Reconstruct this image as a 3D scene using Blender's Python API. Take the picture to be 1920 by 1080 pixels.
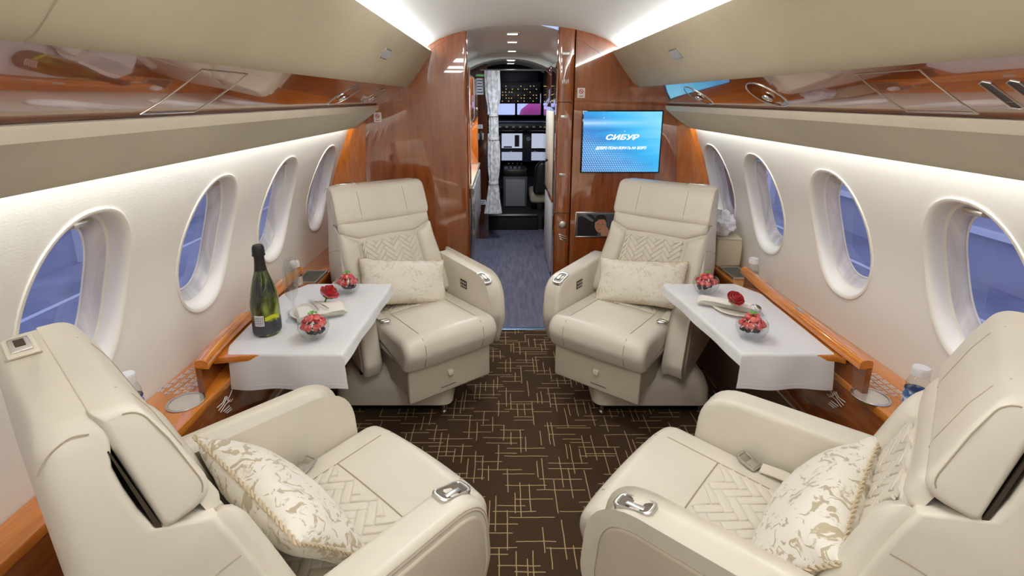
import bpy, bmesh, math, random
from mathutils import Vector, Matrix
for o in list(bpy.data.objects): bpy.data.objects.remove(o)
SC = bpy.context.scene
COL = SC.collection
R = math.radians
PI = math.pi
random.seed(7)
CX0 = 0.115          # cabin centre line (camera stands a little left of it)
YF = 3.01            # forward partition
YA = -2.3            # aft end of the built cabin

# ---------------------------------------------------------------- camera, world, lights, exposure
cd = bpy.data.cameras.new('camera'); cam = bpy.data.objects.new('camera', cd); COL.objects.link(cam)
cam.location = (0, 0, 1.48); cam.rotation_euler = (R(76.5), 0, 0)
cd.sensor_width = 36; cd.lens = 930 / 1920 * 36
cd.shift_x = (960 - 942) / 1920; cd.shift_y = (408.3 - 540) / 1920
cd.clip_start = 0.02; cd.clip_end = 200
SC.camera = cam
SC.view_settings.view_transform = 'Standard'; SC.view_settings.look = 'None'
SC.view_settings.gamma = 1; SC.view_settings.use_curve_mapping = False
SC.view_settings.exposure = 0.0
SC.cycles.max_bounces = 10; SC.cycles.diffuse_bounces = 6; SC.cycles.glossy_bounces = 4
SC.cycles.transmission_bounces = 8; SC.cycles.transparent_max_bounces = 12
SC.cycles.sample_clamp_indirect = 8; SC.cycles.caustics_refractive = False; SC.cycles.caustics_reflective = False
w = bpy.data.worlds.new('world'); SC.world = w; w.use_nodes = True
w.node_tree.nodes['Background'].inputs[0].default_value = (.36, .42, .72, 1)
w.node_tree.nodes['Background'].inputs[1].default_value = 1.5

def area(name, loc, rot, sx, sy, power, col=(1, 1, 1), spread=180):
    l = bpy.data.lights.new(name, 'AREA'); l.shape = 'RECTANGLE'; l.size = sx; l.size_y = sy
    l.energy = power; l.color = col; l.spread = R(spread)
    o = bpy.data.objects.new(name, l); o.location = loc; o.rotation_euler = rot; COL.objects.link(o)
    return o
LEN = YF - YA - .1
MID = (YF + YA) / 2
for s in (-1, 1):
    # cove tubes behind the bin lips, washing the ceiling
    area('cove_lamp', (CX0 + s * .545, MID, 1.752), (0, R(180 - s * 28), 0), .03, LEN, 21, (.93, .97, 1.0))
    # wash tubes hidden above the light ledges, washing the side walls
    area('wall_wash_lamp', (CX0 + s * .985, MID, 1.372), (0, R(-s * 38), 0), .03, LEN, 14, (1.0, .985, .945))
# added fill lights under the ceiling, with no fitting of their own
for y in (-1.6, -.6, .6, 1.7):
    area('ceiling_fill', (CX0, y, 1.868), (0, 0, 0), .35, .5, 7, (1.0, .985, .96))
for y in (3.5, 4.4):
    area('vestibule_lamp', (.06, y, 1.86), (0, 0, 0), .12, .12, 10, (.9, .97, 1.0))

# ---------------------------------------------------------------- helpers
class MB:
    def __init__(s): s.bm = bmesh.new()
    def v(s, p): return s.bm.verts.new(p)
    def f(s, vs):
        try: return s.bm.faces.new(vs)
        except ValueError: return None
    def face(s, pts): return s.f([s.v(p) for p in pts])
    def box(s, c, d, rot=None, bev=0, seg=2):
        x, y, z = d[0] / 2, d[1] / 2, d[2] / 2
        m = Matrix.Translation(c)
        if rot: m = m @ (rot if isinstance(rot, Matrix) else Matrix.Rotation(rot[2], 4, 'Z') @ Matrix.Rotation(rot[1], 4, 'Y') @ Matrix.Rotation(rot[0], 4, 'X'))
        vs = [s.v(m @ Vector((i * x, j * y, k * z))) for i in (-1, 1) for j in (-1, 1) for k in (-1, 1)]
        fs = [s.f([vs[i] for i in q]) for q in ((0, 1, 3, 2), (4, 6, 7, 5), (0, 4, 5, 1), (2, 3, 7, 6), (0, 2, 6, 4), (1, 5, 7, 3))]
        if bev:
            es = list({e for f in fs for e in f.edges})
            bmesh.ops.bevel(s.bm, geom=es, offset=bev, segments=seg, profile=.5, affect='EDGES')
        return s
    def loft(s, rings, cap=True, closed=True):
        rv = [[s.v(p) for p in r] for r in rings]
        n = len(rv[0])
        for a, b in zip(rv, rv[1:]):
            for i in range(n if closed else n - 1):
                j = (i + 1) % n
                s.f([a[i], a[j], b[j], b[i]])
        if cap: s.f(rv[0][::-1]); s.f(rv[-1])
        return s
    def tube(s, pts, r, n=6, closed=False):
        P = [Vector(p) for p in pts]; rings = []; m = len(P); up = None
        for i, p in enumerate(P):
            if closed: t = P[(i + 1) % m] - P[i - 1]
            else: t = P[min(i + 1, m - 1)] - P[max(i - 1, 0)]
            if t.length < 1e-9: t = Vector((0, 0, 1))
            t.normalize()
            if up is None:
                up = Vector((0, 0, 1)) if abs(t.z) < .9 else Vector((1, 0, 0))
            a = t.cross(up)
            if a.length < 1e-6: a = t.orthogonal()
            a.normalize(); b = a.cross(t); up = b
            rr = r[i] if isinstance(r, (list, tuple)) else r
            rings.append([p + rr * (math.cos(k * 2 * PI / n) * a + math.sin(k * 2 * PI / n) * b) for k in range(n)])
        if closed: rings.append(rings[0]); s.loft(rings, cap=False)
        else: s.loft(rings)
        return s
    def lathe(s, prof, n=24, c=(0, 0, 0), cap=True):
        c = Vector(c)
        rings = [[c + Vector((r * math.cos(k * 2 * PI / n), r * math.sin(k * 2 * PI / n), z)) for k in range(n)] for r, z in prof]
        return s.loft(rings, cap=cap)
    def grid(s, fn, us, vs_):
        g = [[s.v(fn(u, v)) for v in vs_] for u in us]
        for i in range(len(us) - 1):
            for j in range(len(vs_) - 1):
                s.f([g[i][j], g[i + 1][j], g[i + 1][j + 1], g[i][j + 1]])
        return s
    def puff(s, prof, x0, x1, r, n=4, ax=0, crown=None):
        """profile polygon (2D) drawn out between x0 and x1, its two end edges rounded with radius r"""
        rings = []
        ts = [k / n * PI / 2 for k in range(n + 1)]
        for sgn, xe in ((1, x0), (-1, x1)):
            rr = []
            for t in ts:
                off = r * (1 - math.sin(t)); x = xe + sgn * r * (1 - math.cos(t))
                pp = inset(prof, off)
                rr.append([(x, p[0], p[1]) for p in pp])
            rings += rr if sgn > 0 else rr[::-1]
        if crown: rings = [[crown(*p) for p in rg] for rg in rings]
        if ax == 1: rings = [[(p[1], p[0], p[2]) for p in rg] for rg in rings]
        if ax == 2: rings = [[(p[1], p[2], p[0]) for p in rg] for rg in rings]
        return s.loft(rings)
    def build(s, name, mat, parent=None, smooth=40, M=None, recalc=True):
        if M is not None: bmesh.ops.transform(s.bm, matrix=M, verts=s.bm.verts)
        bmesh.ops.remove_doubles(s.bm, verts=s.bm.verts, dist=1e-6)
        if recalc: bmesh.ops.recalc_face_normals(s.bm, faces=s.bm.faces)
        me = bpy.data.meshes.new(name); s.bm.to_mesh(me); s.bm.free()
        if smooth:
            me.polygons.foreach_set('use_smooth', [True] * len(me.polygons))
            me.set_sharp_from_angle(angle=R(smooth))
        if mat: me.materials.append(mat)
        o = bpy.data.objects.new(name, me); COL.objects.link(o)
        if parent: o.parent = parent
        return o

def inset(poly, d):
    n = len(poly)
    A = sum(poly[i][0] * poly[(i + 1) % n][1] - poly[(i + 1) % n][0] * poly[i][1] for i in range(n))
    sg = 1 if A > 0 else -1
    out = []
    for i in range(n):
        p0, p1, p2 = poly[i - 1], poly[i], poly[(i + 1) % n]
        e1 = Vector((p1[0] - p0[0], p1[1] - p0[1])); e2 = Vector((p2[0] - p1[0], p2[1] - p1[1]))
        if e1.length < 1e-9: e1 = e2.copy()
        if e2.length < 1e-9: e2 = e1.copy()
        e1.normalize(); e2.normalize()
        n1 = Vector((-e1.y, e1.x)) * sg; n2 = Vector((-e2.y, e2.x)) * sg
        m = n1 + n2
        if m.length < 1e-6: m = n1
        m.normalize(); k = max(.35, m.dot(n1))
        out.append((p1[0] + m.x * d / k, p1[1] + m.y * d / k))
    return out

def fillet(pts, n=5):
    """closed polygon of (x, y, r): corners rounded with r"""
    out = []; m = len(pts)
    for i in range(m):
        p0, p1, p2 = Vector(pts[i - 1][:2]), Vector(pts[i][:2]), Vector(pts[(i + 1) % m][:2])
        r = pts[i][2] if len(pts[i]) > 2 else 0
        if r <= 0: out.append(tuple(p1)); continue
        a = (p0 - p1); b = (p2 - p1); la, lb = a.length, b.length
        a.normalize(); b.normalize()
        ang = math.acos(max(-1, min(1, a.dot(b))))
        t = min(r / math.tan(ang / 2), la * .49, lb * .49)
        q0, q2 = p1 + a * t, p1 + b * t
        for k in range(n + 1):
            u = k / n
            out.append(tuple((1 - u) ** 2 * q0 + 2 * u * (1 - u) * (p1 * .9 + (q0 + q2) * .05) + u * u * q2))
    return out

def interp(x, tab):
    if x <= tab[0][0]: return tab[0][1]
    for (a, b), (c, d) in zip(tab, tab[1:]):
        if x <= c: return b + (d - b) * (x - a) / (c - a)
    return tab[-1][1]
def sinterp(x, tab):
    """smooth (Catmull-Rom) interpolation"""
    n = len(tab)
    if x <= tab[0][0]: return tab[0][1]
    if x >= tab[-1][0]: return tab[-1][1]
    for i in range(n - 1):
        if x <= tab[i + 1][0]:
            x0, y0 = tab[i]; x1, y1 = tab[i + 1]; h = x1 - x0; t = (x - x0) / h
            m0 = (tab[i + 1][1] - tab[i - 1][1]) / (tab[i + 1][0] - tab[i - 1][0]) if i > 0 else (y1 - y0) / h
            m1 = (tab[i + 2][1] - y0) / (tab[i + 2][0] - x0) if i + 2 < n else (y1 - y0) / h
            return (2*t**3 - 3*t*t + 1)*y0 + (t**3 - 2*t*t + t)*h*m0 + (-2*t**3 + 3*t*t)*y1 + (t**3 - t*t)*h*m1
def smooth_path(P, n=5):
    out = []
    for i in range(len(P) - 1):
        p0, p1, p2, p3 = P[max(i - 1, 0)], P[i], P[i + 1], P[min(i + 2, len(P) - 1)]
        for k in range(n):
            t = k / n
            out.append(tuple(.5 * (2 * b + (c - a) * t + (2 * a - 5 * b + 4 * c - d) * t * t + (3 * b - a - 3 * c + d) * t ** 3) for a, b, c, d in zip(p0, p1, p2, p3)))
    return out + [tuple(P[-1])]
def lin(a, b, n): return [a + (b - a) * i / (n - 1) for i in range(n)]
def dense(a, b, n):
    return [a + (b - a) * (0.5 - 0.5 * math.cos(PI * i / (n - 1))) for i in range(n)]

def tag(o, label=None, cat=None, group=None, kind=None):
    if label: o['label'] = label
    if cat: o['category'] = cat
    if group: o['group'] = group
    if kind: o['kind'] = kind
    return o
def empty(name, loc=(0, 0, 0), rz=0, **k):
    o = bpy.data.objects.new(name, None); o.empty_display_size = .05
    o.location = loc; o.rotation_euler = (0, 0, rz); COL.objects.link(o)
    return tag(o, **k)
def copy_tree(o, parent=None):
    c = o.copy(); COL.objects.link(c); c.parent = parent
    for ch in list(o.children): copy_tree(ch, c)
    return c

# ---------------------------------------------------------------- materials
def mat(name, col, rough=.5, metal=0, spec=.5, coat=0, emit=None, estr=1, ior=1.5, sheen=0, trans=0):
    m = bpy.data.materials.new(name); m.use_nodes = True
    b = m.node_tree.nodes['Principled BSDF']
    b.inputs['Base Color'].default_value = (*col, 1); b.inputs['Roughness'].default_value = rough
    b.inputs['Metallic'].default_value = metal; b.inputs['Specular IOR Level'].default_value = spec
    b.inputs['Coat Weight'].default_value = coat; b.inputs['Coat Roughness'].default_value = .02
    b.inputs['IOR'].default_value = ior; b.inputs['Transmission Weight'].default_value = trans
    if sheen: b.inputs['Sheen Weight'].default_value = sheen
    if emit: b.inputs['Emission Color'].default_value = (*emit, 1); b.inputs['Emission Strength'].default_value = estr
    return m
class NT:
    def __init__(s, m): s.m = m; s.t = m.node_tree; s.b = s.t.nodes['Principled BSDF']
    def n(s, ty, **k):
        nd = s.t.nodes.new(ty)
        for a, b in k.items(): setattr(nd, a, b)
        return nd
    def l(s, a, b): s.t.links.new(a, b)
    def coord(s, scale=(1, 1, 1), rot=(0, 0, 0), out='Object', loc=(0, 0, 0)):
        t = s.n('ShaderNodeTexCoord'); mp = s.n('ShaderNodeMapping')
        mp.inputs['Scale'].default_value = scale; mp.inputs['Rotation'].default_value = rot; mp.inputs['Location'].default_value = loc
        s.l(t.outputs[out], mp.inputs[0]); return mp.outputs[0]
    def noise(s, vec, scale, detail=4, rough=.55, dist=0):
        nd = s.n('ShaderNodeTexNoise'); nd.inputs['Scale'].default_value = scale; nd.inputs['Detail'].default_value = detail
        nd.inputs['Roughness'].default_value = rough; nd.inputs['Distortion'].default_value = dist
        if vec is not None: s.l(vec, nd.inputs['Vector'])
        return nd.outputs['Fac']
    def math(s, op, a, b=None, c=None):
        nd = s.n('ShaderNodeMath', operation=op)
        for i, x in enumerate((a, b, c)):
            if x is None: continue
            if isinstance(x, (int, float)): nd.inputs[i].default_value = x
            else: s.l(x, nd.inputs[i])
        return nd.outputs[0]
    def ramp(s, fac, stops):
        r = s.n('ShaderNodeValToRGB'); e = r.color_ramp.elements
        while len(e) < len(stops): e.new(.5)
        for q, (p, c) in zip(e, stops): q.position = p; q.color = (*c, 1)
        s.l(fac, r.inputs[0]); return r.outputs[0]
    def bump(s, h, strength=.2, dist=.002):
        bp = s.n('ShaderNodeBump'); bp.inputs['Strength'].default_value = strength; bp.inputs['Distance'].default_value = dist
        s.l(h, bp.inputs['Height']); s.l(bp.outputs[0], s.b.inputs['Normal']); return bp
    def base(s, c): s.l(c, s.b.inputs['Base Color'])

def leather(name, col, rough=.36):
    m = mat(name, col, rough, spec=.4); t = NT(m); c = t.coord()
    t.bump(t.noise(c, 380, 3), .12, .0012)
    k = t.noise(c, 6, 3)
    t.base(t.ramp(k, [(.3, tuple(x * .95 for x in col)), (.7, tuple(min(1, x * 1.03) for x in col))]))
    return m
M = {}
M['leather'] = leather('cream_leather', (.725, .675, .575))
M['leather_shaded'] = leather('cream_leather_shaded', (.63, .565, .45))  # same cream leather, the shade of the sides darkened into its colour
M['seam'] = mat('seam_thread', (.42, .36, .26), .8)
M['dark_gap'] = mat('gap_shade_and_print', (.05, .035, .02), .9)  # painted shade for the headrest gaps; also holes, joints and print
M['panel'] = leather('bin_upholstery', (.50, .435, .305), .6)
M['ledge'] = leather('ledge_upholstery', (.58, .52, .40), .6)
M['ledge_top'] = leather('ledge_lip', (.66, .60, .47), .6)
M['plastic'] = mat('cream_plastic', (.72, .67, .56), .45)
M['white'] = mat('white_plastic', (.82, .82, .82), .4)
M['chrome'] = mat('chrome', (.75, .73, .70), .18, 1)
M['nickel'] = mat('brushed_nickel', (.62, .60, .56), .32, 1)
M['black'] = mat('black_plastic', (.015, .014, .013), .4)
M['black_gloss'] = mat('black_glass', (.01, .01, .012), .05)
M['taupe'] = leather('taupe_leather', (.16, .10, .062), .55)
M['dado'] = leather('brown_dado', (.17, .115, .075), .6)

def wood(name, c1, c2, c3, rough=.12, axis='z', coat=1.0, scale=1.0):
    m = mat(name, c2, rough, spec=.6, coat=coat); t = NT(m)
    sc = {'z': (9, 9, .9), 'y': (9, .9, 9), 'x': (.9, 9, 9)}[axis]
    v = t.coord(tuple(x * scale for x in sc))
    a = t.noise(v, 4, 8, .65, .6); b = t.noise(t.coord(tuple(x * 5 * scale for x in sc)), 5, 3)
    k = t.math('ADD', t.math('MULTIPLY', a, .75), t.math('MULTIPLY', b, .25))
    t.base(t.ramp(k, [(.28, c1), (.5, c2), (.72, c3)]))
    return m
def lacquer(m, i):
    m.node_tree.nodes['Principled BSDF'].inputs['Coat IOR'].default_value = i; return m
M['wood'] = wood('gloss_walnut', (.17, .035, .005), (.30, .070, .010), (.42, .115, .018))
M['wood_strip'] = wood('gloss_walnut_strip', (.15, .030, .006), (.27, .062, .010), (.40, .105, .018), axis='y')
lacquer(M['wood'], 2.0); lacquer(M['wood_strip'], 2.3)
M['wood_burl'] = wood('burl_pilaster', (.34, .08, .006), (.50, .14, .012), (.62, .20, .025), scale=2.2)  # burl, its lighter orange is lamp glow put into the colour
M['wood_rail'] = wood('console_wood', (.42, .115, .012), (.62, .20, .022), (.76, .29, .045), axis='y', rough=.2)
M['wood_front'] = wood('console_fascia_wood', (.17, .045, .010), (.26, .07, .015), (.36, .11, .025), axis='y', rough=.2)
M['wood_dark'] = wood('dark_cabinet_wood', (.030, .008, .004), (.055, .014, .006), (.085, .024, .009))

m = mat('wall_fabric', (.80, .785, .73), .75, spec=.25); t = NT(m); c = t.coord((1, .35, 1))
t.bump(t.noise(c, 160, 4, .7), .22, .0015); M['wall'] = m
M['reveal'] = mat('window_reveal', (.80, .775, .71), .35)
m = mat('window_tunnel', (.62, .60, .60), .3); t = NT(m)
t.base(t.ramp(t.noise(t.coord((1, 14, 1)), 3, 2), [(.3, (.50, .48, .50)), (.7, (.74, .72, .72))])); M['tunnel'] = m
M['ceiling'] = mat('ceiling_liner', (.74, .73, .69), .6)
M['vceil'] = mat('vestibule_liner', (.70, .74, .71), .5)

def glass(name, tint=(1, 1, 1), refl=.5):
    m = bpy.data.materials.new(name); m.use_nodes = True; t = m.node_tree; t.nodes.clear()
    o = t.nodes.new('ShaderNodeOutputMaterial'); mx = t.nodes.new('ShaderNodeMixShader')
    tr = t.nodes.new('ShaderNodeBsdfTransparent'); tr.inputs[0].default_value = (*tint, 1)
    gl = t.nodes.new('ShaderNodeBsdfGlossy'); gl.inputs['Roughness'].default_value = .02
    lw = t.nodes.new('ShaderNodeLayerWeight'); lw.inputs[0].default_value = .5
    pw = t.nodes.new('ShaderNodeMath'); pw.operation = 'POWER'; t.links.new(lw.outputs['Facing'], pw.inputs[0]); pw.inputs[1].default_value = 4.0
    fr = t.nodes.new('ShaderNodeMath'); fr.operation = 'MULTIPLY_ADD'; t.links.new(pw.outputs[0], fr.inputs[0]); fr.inputs[1].default_value = .65; fr.inputs[2].default_value = .04
    t.links.new(fr.outputs[0], mx.inputs[0]); t.links.new(tr.outputs[0], mx.inputs[1]); t.links.new(gl.outputs[0], mx.inputs[2])
    t.links.new(mx.outputs[0], o.inputs[0]); return m
M['pane'] = glass('window_glass', (.93, .94, 1))
M['glass'] = glass('clear_glass', (.965, .975, .97))
M['pet'] = glass('clear_bottle_plastic', (.93, .95, .96))

# carpet: brown pile with short tan lines both ways
m = mat('carpet', (.05, .028, .015), .95, spec=.1); t = NT(m)
tc = t.n('ShaderNodeTexCoord'); sep = t.n('ShaderNodeSeparateXYZ'); t.l(tc.outputs['Object'], sep.inputs[0])
wob = t.noise(tc.outputs['Object'], 9, 2)
def lines(across, along, pitch, L, seed):
    a = t.math('DIVIDE', t.math('ADD', across, t.math('MULTIPLY', wob, .008)), pitch)
    row = t.math('FLOOR', a); fr = t.math('FRACT', a)
    w1 = t.n('ShaderNodeTexWhiteNoise', noise_dimensions='2D'); cb = t.n('ShaderNodeCombineXYZ')
    t.l(row, cb.inputs[0]); cb.inputs[1].default_value = seed; t.l(cb.outputs[0], w1.inputs['Vector'])
    s = t.math('ADD', t.math('DIVIDE', along, L), t.math('MULTIPLY', w1.outputs['Value'], 17.3))
    seg = t.math('FLOOR', s); sf = t.math('FRACT', s)
    w2 = t.n('ShaderNodeTexWhiteNoise', noise_dimensions='3D'); cb2 = t.n('ShaderNodeCombineXYZ')
    t.l(row, cb2.inputs[0]); t.l(seg, cb2.inputs[1]); cb2.inputs[2].default_value = seed + .5; t.l(cb2.outputs[0], w2.inputs['Vector'])
    sc2 = t.n('ShaderNodeSeparateColor'); t.l(w2.outputs['Color'], sc2.inputs[0])
    pos = t.math('ADD', t.math('MULTIPLY', sc2.outputs[0], .6), .2)
    d = t.math('MULTIPLY', t.math('ABSOLUTE', t.math('SUBTRACT', fr, pos)), pitch)
    on = t.math('LESS_THAN', d, .0017)
    st = t.math('MULTIPLY', sc2.outputs[1], .35)
    ln = t.math('MULTIPLY', t.math('GREATER_THAN', sf, st), t.math('LESS_THAN', sf, t.math('ADD', st, t.math('ADD', t.math('MULTIPLY', sc2.outputs[2], .35), .28))))
    return t.math('MULTIPLY', on, ln)
k = t.math('MAXIMUM', lines(sep.outputs[0], sep.outputs[1], .032, .29, 1.0), lines(sep.outputs[1], sep.outputs[0], .031, .32, 5.0))
pile = t.noise(tc.outputs['Object'], 420, 3)
mx = t.n('ShaderNodeMix', data_type='RGBA')
t.l(t.ramp(pile, [(.3, (.040, .022, .012)), (.7, (.105, .064, .037))]), mx.inputs['A'])
t.l(t.ramp(pile, [(.3, (.36, .25, .12)), (.7, (.62, .48, .28))]), mx.inputs['B'])
t.l(k, mx.inputs['Factor']); t.base(mx.outputs['Result'])
t.bump(pile, .6, .003); M['carpet'] = m
m = mat('vestibule_floor', (.15, .15, .22), .35); t = NT(m)
t.base(t.ramp(t.noise(t.coord((6, .8, 1)), 6, 4), [(.3, (.10, .10, .16)), (.7, (.20, .20, .29))])); M['vfloor'] = m

def damask(name, dark, light):
    m = mat(name, light, .5, sheen=.3); t = NT(m)
    v = t.coord((1, 1, 1)); nz = t.n('ShaderNodeTexNoise'); nz.inputs['Scale'].default_value = 14; nz.inputs['Detail'].default_value = 2
    t.l(v, nz.inputs['Vector'])
    mxv = t.n('ShaderNodeMix', data_type='VECTOR'); mxv.inputs['Factor'].default_value = .10
    t.l(v, mxv.inputs['A']); t.l(nz.outputs['Color'], mxv.inputs['B'])
    a = t.noise(mxv.outputs['Result'], 30, 2, .5, 1.6)
    vo = t.n('ShaderNodeTexVoronoi', feature='DISTANCE_TO_EDGE'); vo.inputs['Scale'].default_value = 55
    t.l(mxv.outputs['Result'], vo.inputs['Vector'])
    k = t.math('MULTIPLY', t.math('SUBTRACT', a, .36), 9)
    vein = t.math('GREATER_THAN', vo.outputs['Distance'], .045)
    k = t.math('MULTIPLY', t.math('MINIMUM', t.math('MAXIMUM', k, 0), 1), t.math('ADD', t.math('MULTIPLY', vein, .35), .65))
    t.base(t.ramp(k, [(.25, dark), (.6, light)]))
    r = t.n('ShaderNodeMapRange'); t.l(k, r.inputs[0]); r.inputs[3].default_value = .35; r.inputs[4].default_value = .7
    t.l(r.outputs[0], t.b.inputs['Roughness']); t.bump(k, .25, .0015)
    return m
M['damask'] = damask('damask_fabric', (.52, .44, .30), (.84, .80, .71))
M['damask_pale'] = damask('pale_damask_fabric', (.66, .60, .47), (.78, .73, .63))
M['cord'] = mat('pillow_cord', (.62, .52, .36), .6)
m = mat('white_linen', (.73, .73, .75), .85, spec=.2); t = NT(m)
wv = t.noise(t.coord((1, .15, 1)), 700, 2); wv2 = t.noise(t.coord((.15, 1, 1)), 700, 2)
t.bump(t.math('ADD', wv, wv2), .25, .0008); M['linen'] = m
M['porcelain'] = mat('cream_porcelain', (.82, .77, .66), .15, coat=.5)
M['napkin'] = mat('napkin_cloth', (.84, .81, .74), .85)

# ---------------------------------------------------------------- cabin shell
WALL = [(.50, 1.18), (.62, 1.188), (.75, 1.188), (.86, 1.178), (.98, 1.152), (1.13, 1.098), (1.25, 1.052), (1.31, 1.030), (1.42, .99)]
def wu(z): return sinterp(z, WALL)
def W(side, y, z, d=0):   # point on a side wall, d metres outward along its normal
    return (CX0 + side * (wu(z) + d * .958), y, z + d * .287)
CARPET = MB(); CARPET.box((CX0, (YF + YA) / 2, -.02), (2.5, YF - YA, .04)); tag(CARPET.build('floor', M['carpet'], smooth=0), kind='structure')
f2 = MB(); f2.box((.06, 4.32, -.021), (1.9, 2.60, .038)); tag(f2.build('floor_vestibule', M['vfloor'], smooth=0), kind='structure')
th = MB(); th.box((.06, YF + .01, .002), (.56, .035, .006), bev=.002); tag(th.build('trim_1', mat('threshold_strip', (.25, .36, .55), .3, 1), smooth=0), kind='structure')

def strip(prof, name, material, side, y0=YA, y1=YF, ny=2, parent=None, thick=None, smooth=50):
    mb = MB(); ys = lin(y0, y1, ny)
    mb.loft([[(CX0 + side * u, y, z) for u, z in prof] for y in ys], cap=False, closed=False)
    return mb.build(name, material, parent, smooth=smooth)
# ceiling: arc between the two coves
arc = [(-.60, 1.735), (-.545, 1.775), (-.48, 1.812), (-.40, 1.842), (-.30, 1.865), (-.20, 1.880), (-.10, 1.888), (0, 1.891)]
arc = arc + [(-a, b) for a, b in arc[-2::-1]]
mb = MB(); mb.loft([[(CX0 + u, y, z) for u, z in arc] for y in (YA, YF)], cap=False, closed=False)
mb.loft([[(CX0 + u * 1.02, y, z + .03) for u, z in arc] for y in (YA, YF)], cap=False, closed=False)
tag(mb.build('ceiling', M['ceiling'], smooth=60), kind='structure')

WPITCH = .545
WIN = {-1: [2.76, 2.215, 1.67, 1.125, .58, .035, -.51, -1.055, -1.60], 1: [2.83, 2.335, 1.79, 1.245, .69, .14, -.41, -.955, -1.50]}
ZW = .985; WA, WB = .166, .246; HA, HB = .2725, .285
NW = 56
def ell(a, b, n=NW, e=2.25):
    out = []
    for k in range(n):
        th_ = 2 * PI * k / n; c_, s_ = math.cos(th_), math.sin(th_)
        out.append((a * math.copysign(abs(c_) ** (2 / e), c_), b * math.copysign(abs(s_) ** (2 / e), s_)))
    return out
def rect_for(el, a, b):
    out = []
    for x, y in el:
        k = min(a / abs(x) if abs(x) > 1e-9 else 1e9, b / abs(y) if abs(y) > 1e-9 else 1e9)
        out.append((x * k, y * k))
    # snap nearest to corners
    for cx, cy in ((a, b), (-a, b), (a, -b), (-a, -b)):
        i = min(range(len(out)), key=lambda q: (out[q][0] - cx) ** 2 + (out[q][1] - cy) ** 2); out[i] = (cx, cy)
    return out
wn = 0
for side, nm in ((-1, 'wall_left'), (1, 'wall_right')):
    mb = MB(); ys = WIN[side]; e0 = ell(WA, WB); 
    cells = []
    for i, yc in enumerate(ys):
        hi = YF if i == 0 else (ys[i - 1] + yc) / 2
        lo = (ys[i + 1] + yc) / 2 if i + 1 < len(ys) else yc - HA
        rc = rect_for(e0, 1, 1)
        rr = [(yc + (hi - yc if x > 0 else yc - lo) * x, ZW + HB * z) for x, z in rc]
        ee = [(yc + x, ZW + z) for x, z in e0]
        rings = [[W(side, a + (b - a) * t_, c_ + (d - c_) * t_) for (a, c_), (b, d) in zip(rr, ee)] for t_ in (0, .35, .7, 1)]
        mb.loft(rings, cap=False)
    lo_all = ys[-1] - HA
    zz = lin(ZW - HB, ZW + HB, 13)
    mb.grid(lambda y, z: W(side, y, z), [YA, lo_all], zz)
    mb.grid(lambda y, z: W(side, y, z), [YA, YF], lin(.50, ZW - HB, 6))
    mb.grid(lambda y, z: W(side, y, z), [YA, YF], lin(ZW + HB, 1.42, 5))
    tag(mb.build(nm, M['wall'], smooth=60), kind='structure')
    for yc in ys:
        wn += 1
        def ring(a, b, d): return [W(side, yc + x, ZW + z, d) for x, z in ell(a, b)]
        mb = MB(); mb.loft([ring(WA, WB, 0), ring(WA - .001, WB - .001, -.004), ring(WA - .008, WB - .008, -.005), ring(WA - .015, WB - .015, .004), ring(WA - .019, WB - .019, .02), ring(WA - .022, WB - .022, .042), ring(WA - .030, WB - .030, .044)], cap=False)
        wo = tag(mb.build('window_%d' % wn, M['reveal'], smooth=60), kind='structure')
        mb = MB(); mb.loft([ring(WA - .030, WB - .030, .044), ring(WA - .032, WB - .032, .050), ring(WA - .046, WB - .048, .062), ring(WA - .050, WB - .052, .065), ring(WA - .052, WB - .054, .080)], cap=False)
        mb.build('tunnel', M['tunnel'], wo, smooth=60)
        mb = MB(); mb.loft([ring(WA - .046, WB - .048, .0805), ring(WA - .052, WB - .054, .0805), ring(WA - .056, WB - .058, .0765), ring(WA - .060, WB - .062, .079)], cap=False)
        mb.build('seal', M['white'], wo, smooth=60)
        mb = MB(); mb.face(ring(WA - .052, WB - .054, .079)); mb.build('pane', M['pane'], wo, smooth=0)
        x, y_, z_ = W(side, yc, ZW + WB - .045, .03)
        mb = MB(); mb.box((x, y_, z_), (.028, .058, .016), (0, side * R(16), 0), bev=.004); mb.build('shade_latch', M['nickel'], wo)

# lower dado, below the side consoles
for side, nm in ((-1, 'baseboard_left'), (1, 'baseboard_right')):
    o = strip([(1.02, 0), (1.03, .02), (1.05, .30), (1.17, .52), (1.19, .56)], nm, M['dado'], side); tag(o, kind='structure')
# aft bulkhead closes the cabin behind the camera
mb = MB(); mb.box((CX0, YA - .03, .95), (2.6, .06, 1.95)); tag(mb.build('wall_aft', M['wall'], smooth=0), kind='structure')

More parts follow.
